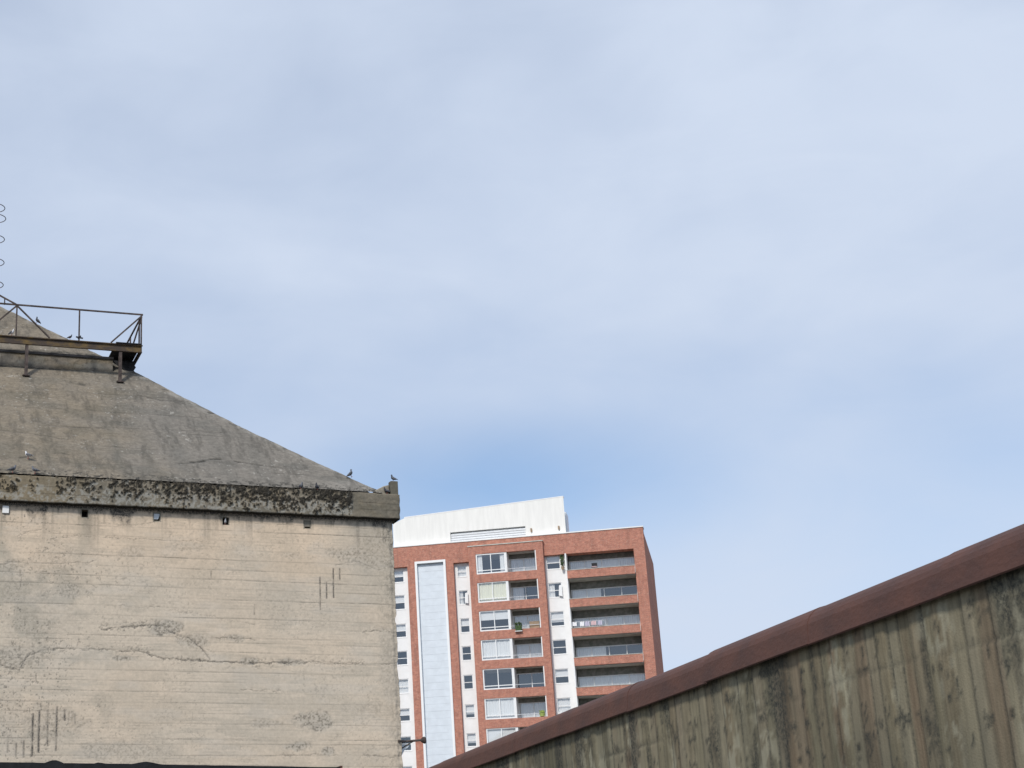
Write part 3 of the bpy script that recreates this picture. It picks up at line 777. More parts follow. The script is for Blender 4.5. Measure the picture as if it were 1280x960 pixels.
# safety hoops of a caged ladder, mostly outside the picture
lx, ly = HU - TD - 3.9, TD + 2.6
lp = None
cu, cz = SILO.uz(6.2, 300, 9.0)
HR = .42
lad = thing('caged_ladder', 'thin wire hoops of a ladder cage at the left edge above the roof', 'ladder', SILO.w(cu - HR, 9.0, 0), SILO.yaw)
for py_, dx in [(261, -.05), (274, 0), (300, -.02), (329, 0), (357, .0)]:
    z = SILO.uz(6, py_, 9.0)[1]
    MB().ring((dx, 0, z), HR, .017).build('hoop', MAT['wire'], lad)
zl = SILO.uz(0, 385, 9.0)[1]
for sx in (-1, 1): MB().bar((-HR, sx * .2, zl - .6), (-HR, sx * .2, zl + 4.6), .02, n=6).build('ladder_rail', MAT['wire'], lad)
for k_ in range(16): MB().bar((-HR, -.2, zl - .4 + k_ * .3), (-HR, .2, zl - .4 + k_ * .3), .012, n=6).build('rung', MAT['wire'], lad)

# ------------------------------------------------------------------ lamp bracket on the silo's corner
lu, lz = SILO.uz(501, 928, .3)
lamp = thing('wall_lamp', 'small rusty lamp arm sticking out from the silo corner', 'lamp', SILO.w(-.02, .25, lz), SILO.yaw)
MB().box(-.02, .035, -.09, .09, -.20, .10).build('mounting_plate', MAT['steel'], lamp, bevel=.008)
MB().bar((-.12, -.30, .0), (.20, -.06, .03), .03).bar((.02, -.06, .0), (.78, -.06, .07), .036, n=8).build('arm', MAT['steel'], lamp)
MB().bar((.02, -.04, -.22), (.48, -.04, .03), .018, n=6).build('brace', MAT['rust_yellow'], lamp)
lh = MB(); hb = .82
lh.sweep([((hb - .09, -.06, .06), .05, .05, (0, 0, 1)), ((hb - .05, -.06, .065), .085, .085, (0, 0, 1)), ((hb + .02, -.06, .065), .10, .115, (0, 0, 1)), ((hb + .06, -.06, .06), .085, .10, (0, 0, 1)), ((hb + .075, -.06, .06), .04, .05, (0, 0, 1))], 12)
lh.build('lamp_head', MAT['steel'], lamp, True)
MB().prism([(.04, -.06), (.34, -.06), (.30, -.16), (.16, -.26), (.06, -.42), (.035, -.40)], -.03, .03).build('gusset', MAT['panel'], lamp, bevel=.01)

# ------------------------------------------------------------------ dark roof edge in front of the silo
P0 = SILO.uz(0, 952.5, -5.0); P1 = SILO.uz(426, 959.0, -5.0)
shed_z = P0[1]
shed = thing('lean_to_shed', 'low shed with a black tarred roof edge along the foot of the silo', 'shed', SILO.w(0, -5, 0), SILO.yaw)
ue = P1[0]
us = np.linspace(-20, ue, 160)
poly_ = [(float(u), float(shed_z + (P1[1] - P0[1]) / (P1[0] - P0[0]) * (u - P0[0]) + .02 * (fbm(np.array([u * 2.0]), np.array([0.]), 401, 3)[0] - .5))) for u in us]
for bx_, bw, bh in ((68, .22, .085), (183, .34, .07), (124, .1, .04)):
    c = SILO.uz(bx_, 953, -5)[0]
    poly_ = [(u, z + bh * max(0, 1 - abs(u - c) / bw) ** .6) for u, z in poly_]
top_ = list(reversed(poly_))
MB().prism([(-20, shed_z - .7), (ue, shed_z - .7)] + top_, 0, .08).build('roof_edge', MAT['bitumen'], shed)
MB().prism([(-20, shed_z - .25), (ue, shed_z - .25), (ue, shed_z - .10), (-20, shed_z - .10)], .09, 4.9).build('roof', MAT['bitumen'], shed)
MB().box(ue, ue + .05, .0, 4.9, shed_z - .72, shed_z - .07).build('end_flashing', MAT['rust'], shed)
MB().box(-19.8, ue - .3, .35, .6, 0, shed_z - .26).box(ue - .55, ue - .3, .61, 4.9, 0, shed_z - .26).build('wall', MAT['dull'], shed)

# ------------------------------------------------------------------ boundary wall with a rusted capping, running along the right
PHI = R(-9.7)
d_ = ray(745.8, 876); WP = EYE + d_ * (22.0 / d_[1])
wdir = np.array([math.sin(PHI), math.cos(PHI), 0])
fence = thing('boundary_wall', 'stained concrete wall with a rounded rust-brown metal capping in the right foreground', 'wall',
              (WP[0], WP[1], 0), math.pi / 2 - PHI)
# frame: x runs away along the wall, y to the left of it (towards the silo); the face seen is +y
ZT = WP[2]; X0, X1 = -19.0, 19.5
CAPW, CAPH = .27, .30
def fence_sheet():
    xs_ = np.arange(X0, X1, .035); zs = np.linspace(0.0, ZT - CAPH + .02, 110)
    U, Z = np.meshgrid(xs_, zs, indexing='ij')
    rng = random.Random(11)
    rel = np.zeros_like(U); dark = np.zeros_like(U); pale = np.zeros_like(U); warm = np.zeros_like(U)
    x = X0
    while x < X1:       # upright board marks
        w = rng.uniform(.16, .26); m_ = sstep(x - .006, x + .006, U) * sstep(x + w + .006, x + w - .006, U)
        rel += m_ * rng.uniform(-.012, .012); pale = np.maximum(pale, m_ * max(0, rng.uniform(-.5, .6)) * .5); warm = np.maximum(warm, m_ * max(0, rng.uniform(-.8, .9)) * .45)
        ln_ = np.exp(-((U - x - (fbm(Z * 1.1 + x, Z * 0, 501, 2) - .5) * .02) / .013) ** 2) * (.55 + .45 * vnoise(Z * 2 + x * 9, Z * 0, 503))
        dark = np.maximum(dark, ln_ * .85); rel -= ln_ * .012
        x += w
    h = ZT - CAPH - Z
    run = fbm(U * 3.5, Z * .35, 505, 4); fine = fbm(U * 8, Z * 6, 507, 4, .6)
    dark = np.maximum(dark, sstep(.55, .74, run + .07 * sstep(1.0, 0, h) + (fine - .5) * .25) * .8)
    dark = np.maximum(dark, sstep(.64, .72, fine) * .75)
    dark = np.maximum(dark, sstep(.07, .0, h) * .7)  # thin shade line painted on the wall right below the capping
    pale = np.maximum(pale, sstep(.5, .38, fine) * sstep(.45, .62, fbm(U * 1.7, Z * .6, 509, 3)) * .65)
    warm = np.maximum(warm, sstep(.55, .7, fbm(U * 2.4, Z * .3, 511, 3)) * .8)
    damp = sstep(.45, .7, fbm(U * .9, Z * .4, 513, 4)) * .8
    for zl_ in (1.2, 2.4, 3.6):
        q = np.exp(-((Z - zl_ - (fbm(U * .7, U * 0, 515, 2) - .5) * .05) / .015) ** 2); dark = np.maximum(dark, q * .6); rel -= q * .012
    for zl_ in (.6, 1.8, 3.0):      # tie holes left by the formwork
        dx = np.abs((U - X0 + .3 * zl_) % 1.2 - .6); q = sstep(.055, .025, np.hypot(dx, Z - zl_)); dark = np.maximum(dark, q * .8); pale = pale * (1 - q); rel -= q * .004
    rel += (fine - .5) * .012
    P = np.stack([U, .20 + rel, Z], -1); st = np.stack([dark, pale, warm, damp], -1)
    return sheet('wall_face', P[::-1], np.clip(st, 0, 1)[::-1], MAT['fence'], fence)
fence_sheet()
MB().box(X0, X1, -.2, .17, 0, ZT - CAPH).build('wall_core', MAT['dull'], fence)
x = X0; k_ = 0
rng = random.Random(5)
while x < X1 - .1:
    L_ = min(2.45, X1 - x); m = MB(); b0 = 0; N = 14
    dz = rng.uniform(-.008, .008); rr = 1 + .014 * (k_ % 2)
    prof = [(CAPW * rr * math.cos(math.pi * i / N), -CAPH + .05 + (CAPH - .05) * rr * math.sin(math.pi * i / N) ** .85) for i in range(N + 1)]
    prof = [(CAPW * rr + .012, -CAPH - .07)] + prof + [(-CAPW * rr - .012, -CAPH - .07)]
    inner = [(y * .965, z - .012) for y, z in prof]
    ring_ = prof + inner[::-1]
    xs_ = np.linspace(x, x + L_ + .06, 8)
    for xi in xs_:
        j = 1 + .006 * (fbm(np.array([xi * 1.7]), np.array([0.]), 521, 3)[0] - .5) * 2
        m.v += [(float(xi), y * j, ZT + z * j + dz) for y, z in ring_]
    nR = len(ring_)
    for r_ in range(len(xs_) - 1):
        for i in range(nR):
            j = (i + 1) % nR
            m.f.append((r_ * nR + i, r_ * nR + j, (r_ + 1) * nR + j, (r_ + 1) * nR + i)); m.m.append(0)
    for base in (0, (len(xs_) - 1) * nR):
        for i in range(len(prof) - 1):
            m.f.append((base + i, base + i + 1, base + nR - 2 - i, base + nR - 1 - i)); m.m.append(0)
    cs = m.build('capping_sheet', MAT['rust'], fence)
    k_ += 1; x += L_

# ------------------------------------------------------------------ apartment block
apt = thing('apartment_building', 'red brick and white apartment block with balconies and a pale stair tower behind the silo', 'building',
            APT.w(0, 0, 0), APT.yaw)
FH = 2.54
NF = 9                         # storeys with openings that can come into view
YM, YS = .40, .80              # main brick plane and the white strips, behind the bay front
auz = APT.uz
BT, BL, BR, XE = 33.70, -14.0, 15.3, 15.3
ztop = auz(680, 669, YM)[1]
# ---- brick masonry
CL0, CL1 = -5.02, -2.22        # pale core
S1a, S1b = -1.52, -.08         # white strip right of the core
S0a, S0b = -7.25, -5.72        # white strip left of the core
BY0, BY1 = -.06, 6.56          # the bay
S2a, S2b = 6.56, 8.52
zhead = auz(575, 703, YM)[1]   # underside of the brick lintel over the strips
LOWZ = 9.2
zc = auz(537, 701, YM)[1]
MB().box(BL, CL0, YM, 1.4, zhead, ztop).build('brick_lintel', MAT['brick'], apt)
MB().box(CL0, CL1, YM, 1.4, zc + .003, ztop).build('brick_lintel', MAT['brick'], apt)
MB().box(CL1, BY0, YM, 1.4, zhead, ztop).build('brick_lintel', MAT['brick'], apt)
MB().box(BY0, BY1, YM, 1.4, 32.56, ztop).build('brick_lintel', MAT['brick'], apt)
MB().box(BY1, BR, YM, 1.4, zhead, ztop).build('brick_lintel', MAT['brick'], apt)
MB().box(BL, S0a, YM, 1.4, 0, zhead - .002).build('brick_pier', MAT['brick'], apt)
MB().box(S0b, CL0, YM, 1.4, 0, zhead - .002).build('brick_pier', MAT['brick'], apt)
MB().box(CL1, S1a, YM, 1.4, 0, zhead - .002).build('brick_pier', MAT['brick'], apt)
bay_top = auz(632, 680, 0)[1]
W1a, W1b, B1b = .58, 3.22, 5.90
MB().box(BY0, W1a - .02, 0, YM - .003, 0, bay_top).box(BY0 + .004, W1a - .02, YM - .003, 1.4, 0, zhead - .004).build('brick_pier', MAT['brick'], apt)
MB().box(B1b + .02, BY1, 0, YM - .003, 0, bay_top).box(B1b + .02, BY1 - .004, YM - .003, 1.4, 0, zhead - .004).build('brick_pier', MAT['brick'], apt)
MB().box(W1a - .02, B1b + .02, .004, YM - .003, 32.52, bay_top - .004).build('brick_band', MAT['brick'], apt)
MB().box(BY0 - .05, BY1 + .05, -.05, YM - .003, bay_top + .003, bay_top + .09).build('bay_coping', MAT['soffit'], apt)
MB().box(BL - .05, BR + .05, YM - .06, 1.5, ztop + .003, ztop + .10).build('roof_coping', MAT['white'], apt)
MB().box(14.35, BR, YM + .003, 1.4, 0, zhead - .002).build('brick_pier', MAT['brick'], apt)
# body of the building behind the facade
MB().box(BL, BR, 3.2, 15, 0, ztop - .3).build('building_body', MAT['brick'], apt)
MB().box(BL, -7.3, 1.42, 3.19, 0, ztop - .31).build('return_wall', MAT['brick'], apt)
MB().box(14.4, BR, 1.42, 3.19, 0, ztop - .31).build('return_wall', MAT['brick'], apt)
MB().box(-7.28, 14.38, 1.42, 3.19, ztop - .6, ztop - .32).build('roof_slab', MAT['soffit'], apt)
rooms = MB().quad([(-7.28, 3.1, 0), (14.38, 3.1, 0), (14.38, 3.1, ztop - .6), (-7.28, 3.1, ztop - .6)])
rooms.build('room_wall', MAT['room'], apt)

def curtain(name, u0, u1, z0, z1, y, m, par, folds=None):
    n = max(8, int((u1 - u0) / .06)); mb = MB()
    for i in range(n + 1):
        u = u0 + (u1 - u0) * i / n; yy = y + .03 * math.sin(i * 2.1) + .015 * math.sin(i * .9)
        mb.v += [(u, yy, z0), (u, yy, z1)]
    for i in range(n): mb.f.append((2 * i, 2 * i + 2, 2 * i + 3, 2 * i + 1)); mb.m.append(0)
    return mb.build(name, m, par)

def framed(name, u0, u1, z0, z1, y, cols, rows, par, t=.06, depth=.07, outer=None):
    """a frame with mullions at fractions cols and transoms at fractions rows; panes are its children"""
    o_ = outer or t; mb = MB()
    mb.box(u0, u0 + o_, y, y + depth, z0, z1).box(u1 - o_, u1, y, y + depth, z0, z1)
    mb.box(u0 + o_, u1 - o_, y, y + depth, z0, z0 + o_).box(u0 + o_, u1 - o_, y, y + depth, z1 - o_, z1)
    ue_ = [u0 + o_] + [u0 + (u1 - u0) * c for c in cols] + [u1 - o_]; ze = [z0 + o_] + [z0 + (z1 - z0) * r_ for r_ in rows] + [z1 - o_]
    for c in ue_[1:-1]: mb.box(c - t / 2, c + t / 2, y + .006, y + depth - .006, z0 + o_, z1 - o_)
    for zc in ze[1:-1]:
        for a, b_ in zip(ue_[:-1], ue_[1:]):
            mb.box(a + (t / 2 if a != ue_[0] else 0), b_ - (t / 2 if b_ != ue_[-1] else 0), y + .008, y + depth - .008, zc - t / 2, zc + t / 2)
    fr = mb.build(name, MAT['frame'], par)
    for a, b_ in zip(ue_[:-1], ue_[1:]):
        for c, d in zip(ze[:-1], ze[1:]):
            MB().quad([(a - .01, y + .035, c - .01), (b_ + .01, y + .035, c - .01), (b_ + .01, y + .035, d + .01), (a - .01, y + .035, d + .01)]).build('pane', MAT['glass'], fr)
    return fr

def cover(kind, fr, u0, u1, z0, z1, y):
    """what hangs behind a window: curtains, blind or nothing"""
    h = z1 - z0; w = u1 - u0
    if kind == 'white': curtain('curtain', u0 + .05, u1 - .05, z0, z1, y, MAT['curtain'], fr)
    elif kind == 'cream': curtain('curtain', u0 + .05, u1 - .05, z0, z1, y, MAT['cream'], fr)
    elif kind == 'half': MB().box(u0 + .05, u1 - .05, y, y + .02, z0 + h * .52, z1).build('blind', MAT['curtain'], fr)
    elif kind == 'top': MB().box(u0 + .05, u1 - .05, y, y + .02, z0 + h * .30, z1).build('blind', MAT['curtain'], fr)
    elif kind == 'sides':
        curtain('curtain', u0 + .05, u0 + w * .2, z0, z1, y, MAT['curtain'], fr); curtain('curtain', u1 - w * .2, u1 - .05, z0, z1, y, MAT['curtain'], fr)
    elif kind == 'left': curtain('curtain', u0 + .05, u0 + w * .45, z0, z1, y, MAT['curtain'], fr)

# ---- the brick bay: a wide window and a recessed balcony on each storey
covers = ['sides', 'cream', 'half', 'white', 'none', 'white', 'top', 'white', 'sides']
doors = ['white', 'left', 'white', 'white', 'none', 'white', 'white', 'white', 'none']
for k in range(NF):
    z0 = 30.70 - FH * k; z1 = z0 + 1.78
    MB().box(W1a - .02, B1b + .02, .004, YM - .003, z0 - .76, z0 - .004).build('brick_band', MAT['brick'], apt)
    fr = framed('window', W1a, W1b - .02, z0 + .01, z1 + .03, .05, (.5,), (.17,), apt, .07, .08, .10)
    cover(covers[k], fr, W1a, W1b, z0 + .12, z1, .22)
    MB().box(W1a - .02, B1b + .02, YM, 3.05, z0 - .72, z0 - .46).build('floor_slab', MAT['soffit'], apt)
    MB().box(W1b - .015, W1b + .10, .05, 1.55, z0 - .455, z1 + .025).build('balcony_side_wall', MAT['white'], apt)
    MB().box(B1b - .07, B1b + .015, .05, 1.55, z0 - .455, z1 + .025).build('balcony_side_wall', MAT['white'], apt)
    dr = framed('sliding_door', W1b + .11, B1b - .08, z0 - .45, z0 + 1.42, 1.45, (.52,), (), apt, .07)
    cover(doors[k], dr, W1b + .11, B1b - .08, z0 - .45, z0 + 1.4, 1.62)
    MB().box(W1b + .105, B1b - .075, 1.45, 1.55, z0 + 1.425, z1 + .03).build('door_lintel', MAT['lintel'], apt)
    MB().bar((W1b + .1, .09, z0 + .30), (B1b - .07, .09, z0 + .30), .018).build('balcony_rail', MAT['rail'], apt)
MB().box(W1a - .02, B1b + .02, YM, 3.05, 30.70 - FH * -1 - .72 + .02, 30.70 + FH - .46 + .02).build('floor_slab', MAT['soffit'], apt)
MB().box(W1a - .02, B1b + .02, .01, 1.4, 0, 30.70 - FH * (NF - 1) - .765).build('brick_base', MAT['brick'], apt)

# ---- white window strips
def strip(ua, ub_, wa, wb, px_x, ys, kinds, y0=YS, opens=()):
    """ua..ub wall, wa..wb window opening; ys are (top, bottom) photo heights used once to find each storey's window"""
    wins = [(auz(px_x, yb, y0)[1], auz(px_x, ya, y0)[1]) for ya, yb in ys]
    while len(wins) < NF: wins.append((wins[-1][0] - FH, wins[-1][1] - FH))
    m = MB().box(ua, wa, y0, 1.4, 0, zhead - .01).box(wb, ub_, y0, 1.4, 0, zhead - .01)
    prev = zhead - .01
    for zb, zt_ in wins:
        if zt_ < prev: m.box(wa, wb, y0, 1.4, zt_, prev)
        prev = zb
    m.box(wa, wb, y0, 1.4, 0, prev)
    m.build('rendered_wall', MAT['white'], apt)
    for k, (zb, zt_) in enumerate(wins):
        zt2 = min(zt_, zhead - .02)
        fr = framed('window', wa + .005, wb - .005, zb + .005, zt2 - .005, y0 + .035, (), (.48,), apt, .055, .055)
        MB().box(wa - .03, wb + .03, y0 - .025, y0 - .002, zb - .05, zb - .004).build('sill', MAT['white'], fr)
        cover(kinds[k % len(kinds)], fr, wa, wb, zb, zt2, y0 + .22)
        if k in opens:
            MB().prism([(wb - .30, zb + .1), (wb + .02, zb + .02), (wb + .02, zt2 - .25), (wb - .22, zt2 - .3)], y0 - .22, y0 - .19).build('open_sash', MAT['frame'], fr)
strip(S1a, S1b, auz(571.6, 715, YS)[0], auz(583.4, 715, YS)[0], 578,
      [(707, 721), (738, 755.5), (773, 791), (808, 826), (844, 862), (881, 898), (917, 934)], ['white', 'left', 'half', 'none', 'none', 'top', 'top', 'half'], opens=(1,))
strip(S0a, S0b, auz(491, 720, YS)[0], auz(504.8, 720, YS)[0], 500,
      [(713, 728), (744, 762), (780, 797), (814, 831.5), (849, 867), (886, 902), (921, 939)], ['half', 'half', 'half', 'none', 'white', 'half', 'none'])
strip(S2a, S2b, auz(683, 703, YS)[0], auz(700, 703, YS)[0], 692,
      [(695, 711.5), (728.5, 747), (764.5, 783), (800, 818.5), (836.5, 855), (873, 892)], ['half', 'left', 'top', 'none', 'half', 'white'], opens=(1,))
MB().box(S2b - .12, S2b, 0.15, YS - .003, 0, zhead - .01).build('party_wall', MAT['white'], apt)

# ---- pale clad core with its white surround
zc = auz(537, 701, YM)[1]
fm = MB().box(CL0, CL0 + .20, YM - .10, 1.3, 0, zc).box(CL1 - .20, CL1, YM - .10, 1.3, 0, zc).box(CL0 + .20, CL1 - .20, YM - .10, 1.3, zc - .20, zc)
fm.build('core_surround', MAT['frame'], apt)
z = zc - .30; hgt = .62; k = 0
while z > LOWZ:
    for j in range(1):
        MB().box(CL0 + .205, CL1 - .205, YM + .20 + .006 * (k % 2), YM + .26, z - hgt + .008, z).build('cladding_panel', MAT['panel'], apt)
    z -= hgt; k += 1
MB().box(CL0 + .205, CL1 - .205, YM + .27, 1.3, 0, zc - .21).build('core_wall', MAT['panel'], apt)

# ---- right-hand balconies
BB0, BB1 = S2b + .02, 14.33
kinds2 = ['white', 'left', 'white', 'left', 'white', 'none', 'white', 'none', 'none']
for k in range(NF):
    z0 = auz(725, 712 if k == 0 else 712, .1)[1] - FH * k
    MB().box(BB0 - .03, BB1, .10, .26, z0 - .70, z0).build('balcony_parapet', MAT['brick'], apt)
    MB().box(BB0 - .06, BB1, .07, .29, z0 + .003, z0 + .05).build('parapet_coping', MAT['soffit'], apt)
    MB().box(BB0, BB1, .262, 3.05, z0 - .76, z0 - .52).build('balcony_slab', MAT['soffit'], apt)
    dr = framed('sliding_door', BB0 + .02, BB1 - .02, z0 - .51, z0 + 1.12, 1.75, (.24, .5, .76), (), apt, .07)
    cover(kinds2[k], dr, BB0, BB1, z0 - .5, z0 + 1.1, 1.92)
    MB().box(BB0 + .02, BB1 - .02, 1.75, 1.85, z0 + 1.125, z0 + FH - .77).build('door_lintel', MAT['lintel'], apt)
MB().box(BB0, BB1, .3, 1.2, 0, z0 - .78).build('brick_base', MAT['brick'], apt)

# ---- penthouse
yp = .75
pl = [auz(491, 655, yp), auz(506, 647.5, yp), auz(704, 621, yp), auz(708, 668, yp), auz(492, 690, yp)]
pu0, pu1 = pl[0][0], pl[2][0]
pb = ztop + .10
lv0, lv1 = auz(563, 672, yp)[0], auz(657, 664, yp)[0]; lz1 = auz(610, 661.5, yp)[1]
tz = lambda u: pl[1][1] + (pl[2][1] - pl[1][1]) * (u - pl[1][0]) / (pu1 - pl[1][0])
pm_ = MB().prism([(pu0, pb), (lv0, pb), (lv0, tz(lv0)), (pl[1][0], pl[1][1]), (pu0, pl[0][1])], yp, yp + 6)\
    .prism([(lv0, lz1), (lv1, lz1), (lv1, tz(lv1)), (lv0, tz(lv0))], yp, yp + 6)\
    .prism([(lv1, pb), (pu1, pb), (pu1, pl[2][1]), (lv1, tz(lv1))], yp, yp + 6)
pm_.v = [(x_ - 2.2 if (y_ > yp + 3 and x_ > pu1 - .1) else x_, y_, z_) for x_, y_, z_ in pm_.v]
pm_.build('penthouse', MAT['pent'], apt)
MB().prism([(pl[1][0] - .05, pl[1][1] + .004), (pu1 + .01, pl[2][1] + .004), (pu1 + .01, pl[2][1] + .09), (pl[1][0] - .05, pl[1][1] + .09)], yp - .012, yp + .6).build('penthouse_coping', MAT['white'], apt)
lvp = MB().box(lv0, lv1, yp + .35, yp + .4, pb, lz1).build('louvre_panel', MAT['louvre'], apt)
z = pb + .03
while z < lz1 - .1:
    MB().prism([(lv0 + .02, z), (lv1 - .02, z), (lv1 - .02, z + .17), (lv0 + .02, z + .17)], yp + .16, yp + .19).build('slat', MAT['louvre'], lvp); z += .21
MB().box(pu1 - .6, auz(708.5, 655, yp + 2.2)[0], yp + 2.2, yp + 4, pb, auz(706, 640, yp + 2.2)[1]).build('lift_housing', MAT['panel'], apt)
for px_, py_ in ((664, 662.5), (698.5, 659.5)):
    u, z = auz(px_, py_, yp - .1)
    MB().box(u - .07, u + .07, yp - .16, yp - .003, z - .16, z + .16).build('wall_fitting', MAT['tan'], apt, bevel=.02)

# ---- things on the balconies (each its own)
def on_balcony(name, label, cat, px_, py_, off):
    u, z = auz(px_, py_, off)
    return thing(name, label, cat, APT.w(u, off, z), APT.yaw)
p = on_balcony('planter', 'dark green planter box hung on the third storey balcony of the brick bay', 'planter', 648.5, 789, -.12)
MB().prism([(-.26, .03), (.26, .03), (.30, .5), (-.30, .5)], -.14, .10).build('box', MAT['green'], p, bevel=.02)
MB().box(-.32, .32, -.16, .12, -.03, .025).build('tray', MAT['frame'], p)
lf = MB(); rng = random.Random(2)
for i in range(70):
    c = Vector((rng.uniform(-.28, .28), rng.uniform(-.12, .1), .5 + rng.uniform(0, .22))); a = rng.uniform(0, 6.3); s_ = rng.uniform(.04, .09)
    lf.quad([c, c + Vector((math.cos(a) * s_, math.sin(a) * s_, .03)), c + Vector((0, 0, s_ * 1.6)), c + Vector((-math.cos(a) * s_, -math.sin(a) * s_, .05))])
tag(lf.build('leaves', MAT['leaf'], p), kind='stuff')
p = on_balcony('storage_box', 'brown storage box behind the third storey balcony rail of the brick bay', 'box', 668.5, 785, .35)
MB().box(-.42, .42, -.15, .2, -.1, .50).build('body', MAT['tan'], p, bevel=.02)
MB().box(-.44, .44, -.17, .22, .505, .57).build('lid', MAT['tan'], p, bevel=.01)
p = on_balcony('plant_pot', 'bright lime green pot at the right end of the sixth storey bay balcony', 'pot', 678, 895.5, .15)
MB().sweep([((0, 0, 0), .20, .20, (1, 0, 0)), ((0, 0, .12), .22, .22, (1, 0, 0)), ((0, 0, .26), .26, .26, (1, 0, 0)), ((0, 0, .28), .27, .27, (1, 0, 0))], 12).build('pot', MAT['lime'], p)
lf = MB()
for i in range(60):
    c = Vector((rng.uniform(-.2, .2), rng.uniform(-.2, .2), .27 + rng.uniform(0, .14))); a = rng.uniform(0, 6.3); s_ = rng.uniform(.05, .1)
    lf.quad([c, c + Vector((math.cos(a) * s_, math.sin(a) * s_, .03)), c + Vector((0, 0, s_ * 1.6)), c + Vector((-math.cos(a) * s_, -math.sin(a) * s_, .05))])
tag(lf.build('leaves', MAT['lime'], p), kind='stuff')
p = on_balcony('potted_plant', 'dark straggly plant at the top of the white strip beside the upper balcony', 'plant', 703.5, 712, .5)
MB().sweep([((0, 0, 0), .10, .10, (1, 0, 0)), ((0, 0, .25), .14, .14, (1, 0, 0)), ((0, 0, .27), .15, .15, (1, 0, 0))], 10).build('pot', MAT['tan'], p)
lf = MB()
for i in range(110):
    t_ = rng.random(); c = Vector((rng.uniform(-.13, .13), rng.uniform(-.12, .12), .3 + t_ * 1.0)); a = rng.uniform(0, 6.3); s_ = rng.uniform(.04, .10)
    lf.quad([c, c + Vector((math.cos(a) * s_, math.sin(a) * s_, .03)), c + Vector((0, 0, s_ * 1.6)), c + Vector((-math.cos(a) * s_, -math.sin(a) * s_, .05))])
lf.bar((0, 0, .25), (.02, 0, 1.2), .015)
tag(lf.build('leaves', MAT['leaf'], p), kind='stuff')
p = on_balcony('clothes_airer', 'white and lilac washing on the third storey right-hand balcony', 'washing', 735, 783, .6)
MB().bar((-1.4, 0, .45), (1.5, 0, .45), .015).bar((-1.4, 0, .45), (-1.4, 0, -.6), .015).bar((1.5, 0, .45), (1.5, 0, -.6), .015).build('frame', MAT['rail'], p)
for x_, w_, h_, m_ in ((-1.2, .5, .35, 'cloth'), (-.5, .35, .4, 'cloth'), (-.05, .4, .42, 'lilac'), (.5, .45, .36, 'pink'), (1.05, .35, .4, 'lilac')):
    n = 6; mb = MB()
    for i in range(n + 1): mb.v += [(x_ + w_ * i / n - w_ / 2, .03 * math.sin(i * 1.9), .47), (x_ + w_ * i / n - w_ / 2, .05 * math.sin(i * 1.9 + .4) - .03, .45 - h_)]
    for i in range(n): mb.f.append((2 * i, 2 * i + 2, 2 * i + 3, 2 * i + 1)); mb.m.append(0)
    mb.build('cloth', MAT[m_], p)
p = on_balcony('folding_chair', 'red and dark folding chair on the uppermost right-hand balcony', 'chair', 743, 709, .45)
MB().box(-.24, .24, -.2, .2, .0, .05).build('seat', MAT['pink'], p, bevel=.01)
MB().box(-.24, .24, .17, .21, .05, .42).build('backrest', MAT['dark_steel'], p, bevel=.01)
for sx in (-.22, .22):
    for sy in (-.17, .17): MB().bar((sx, sy, -.42), (sx, sy, .0), .015).build('leg', MAT['dark_steel'], p)

# ------------------------------------------------------------------ pigeons
def pigeon_meshes():
    b = MB(); U3 = Vector((0, 0, 1))
    secs = [((-.175, 0, .085), .022, .006, (.1, 0, 1)), ((-.12, 0, .10), .028, .012, (.2, 0, 1)), ((-.08, 0, .115), .04, .032, (.3, 0, 1)), ((-.02, 0, .125), .058, .055, (.3, 0, 1)),
            ((.04, 0, .14), .060, .062, (-.2, 0, 1)), ((.085, 0, .165), .046, .05, (-.6, 0, .8)), ((.10, 0, .205), .030, .032, (-.9, 0, .4)), ((.105, 0, .235), .026, .028, (-1, 0, .15)),
            ((.112, 0, .255), .024, .028, (-1, 0, .3)), ((.122, 0, .275), .012, .014, (-1, 0, .3))]
    b.sweep(secs, 10)
    w = MB(); 
    for y in (1,):
        w.sweep([((.075, .052, .155), .010, .022, (0, 0, 1)), ((.03, .062, .145), .012, .042, (0, 0, 1)), ((-.04, .055, .13), .011, .036, (.1, 0, 1)), ((-.11, .036, .112), .008, .018, (.1, 0, 1)), ((-.165, .022, .10), .004, .006, (.1, 0, 1))], 8)
    w2 = MB(); w2.v = [(x_, -y_, z_) for x_, y_, z_ in w.v]; w2.f = [tuple(reversed(f_)) for f_ in w.f]; w2.m = w.m
    lg = MB().bar((.015, .022, .08), (.02, .022, .006), .006, n=5).bar((.0, .022, .005), (.05, .022, .005), .006, .004, n=5)
    lg2 = MB().bar((.015, -.022, .08), (.02, -.022, .006), .006, n=5).bar((.0, -.022, .005), (.05, -.022, .005), .006, .004, n=5)
    bk = MB().bar((.128, 0, .252), (.158, 0, .244), .006, n=5)
    return b, w, w2, lg, lg2, bk
pm = pigeon_meshes()
ME = {c: pm[0].mesh('body', MAT[c], True) for c in ('pig_dark', 'pig_grey', 'pig_pale')}
MW = (pm[1].mesh('wing', MAT['pig_wing'], True), pm[2].mesh('wing', MAT['pig_wing'], True))
ML = (pm[3].mesh('leg', MAT['pig_leg']), pm[4].mesh('leg', MAT['pig_leg'])); MK = pm[5].mesh('beak', MAT['beak'])
def pigeon(label, loc, yaw, colour, tilt=0.0, scale=1.0):
    t = thing('pigeon', label, 'pigeon', loc, 0, 'pigeons perched about the silo')
    t.rotation_euler = (0, tilt, yaw); t.scale = (scale * .88,) * 3
    obj('body', ME[colour], t)
    for m_ in MW: obj('wing', m_, t)
    for m_ in ML: obj('leg', m_, t)
    obj('beak', MK, t)
    return t
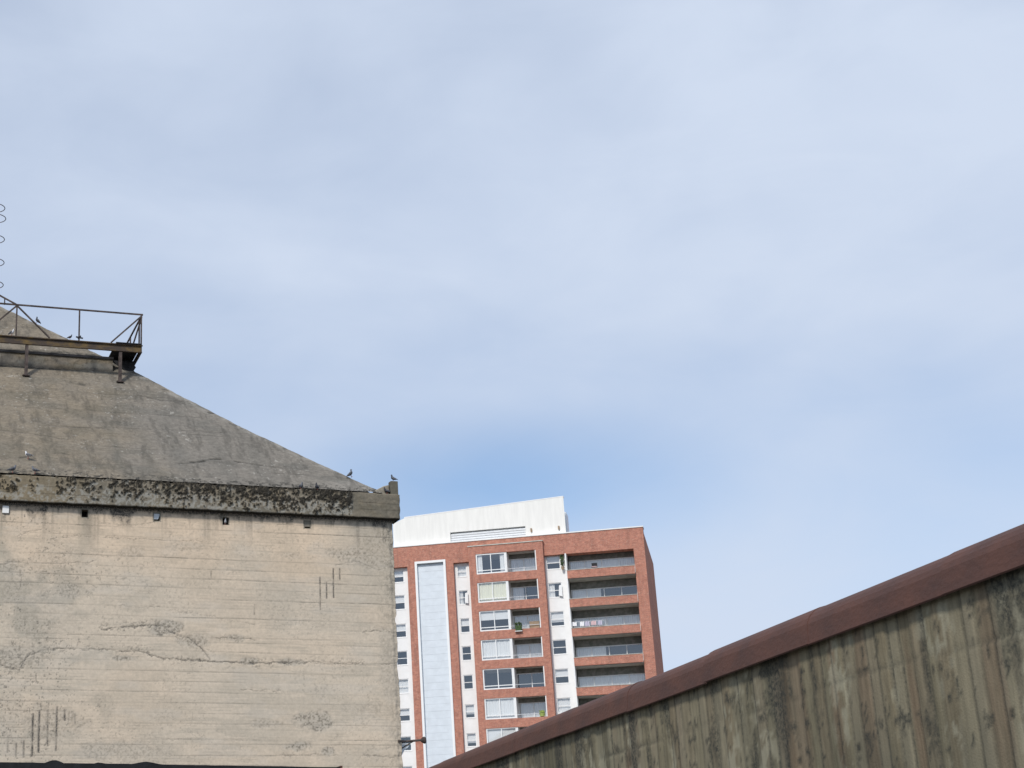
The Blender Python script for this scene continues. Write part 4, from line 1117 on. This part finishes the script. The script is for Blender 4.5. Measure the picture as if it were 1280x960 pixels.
def on_roof(x, y):
    d = ray(x, y); nrm = SILO.n * TT - np.array([0, 0, 1]); P0_ = np.array(SILO.w(0, 0, HZ))
    return Vector(EYE + d * (((P0_ - EYE) @ nrm) / (d @ nrm)))
def on_hip(x):
    best = min((abs(CX + F * ((np.array(SILO.w(*hip(t))) - EYE) @ rt) / ((np.array(SILO.w(*hip(t))) - EYE) @ fw) - x), t) for t in np.arange(-.2, 13.5, .02))
    return SILO.w(*hip(best[1])) + Vector((0, 0, .02))
def on_cornice(x): return SILO.w(SILO.uz(x, 611, CF + .09)[0], CF + .09, CT + .02)
pigeon('dark pigeon standing upright high on the roof ridge behind the walkway railing', on_hip(45.5), R(200), 'pig_dark', -.5, 1.05)
pigeon('small dark pigeon crouching lower on the ridge, left of the middle railing post', on_hip(87), R(-10), 'pig_dark', 0, .8)
pigeon('pale pigeon on the walkway beside the left railing post', SILO.w(fx(14, 420) + ox, oy - .03, zd + .01), R(-30), 'pig_pale')
pigeon('white and grey pigeon on the lower left of the sloping roof, highest of three', on_roof(36, 574.5) + Vector((0, -.03, .02)), R(165), 'pig_pale', .0, 1.1)
pigeon('slate grey pigeon on the roof foot at the far left above the cornice', on_roof(15, 592) + Vector((0, -.03, .02)), R(10), 'pig_grey', 0, 1.05)
pigeon('grey pigeon on the roof foot, right of the slate one', on_roof(44.5, 593) + Vector((0, -.03, .02)), R(185), 'pig_grey')
pigeon('pigeon facing out on the cornice top, left one of a pair', on_cornice(376), R(-60), 'pig_grey')
pigeon('upright pigeon on the cornice top, right one of a pair', on_cornice(396), R(-110), 'pig_dark', -.3)
pigeon('grey pigeon standing upright near the bottom of the roof ridge', on_hip(439.5), R(20), 'pig_grey', -.45, 1.1)
pigeon('black pigeon on top of the corner block at the end of the cornice', SILO.w(CR - .17, CF + .15, CT + .475), R(150), 'pig_dark', -.2, 1.0)
pigeon('dark pigeon tucked beside the corner block of the cornice', SILO.w(CR - .42, CF + .10, CT + .01), R(200), 'pig_dark', 0, 1.0)
pigeon('white breasted pigeon sitting in the square hole fourth from the left', SILO.w(HOLES[3][0], .06, HOLES[3][1] - HH + .02), R(-80), 'pig_pale', 0, .85)
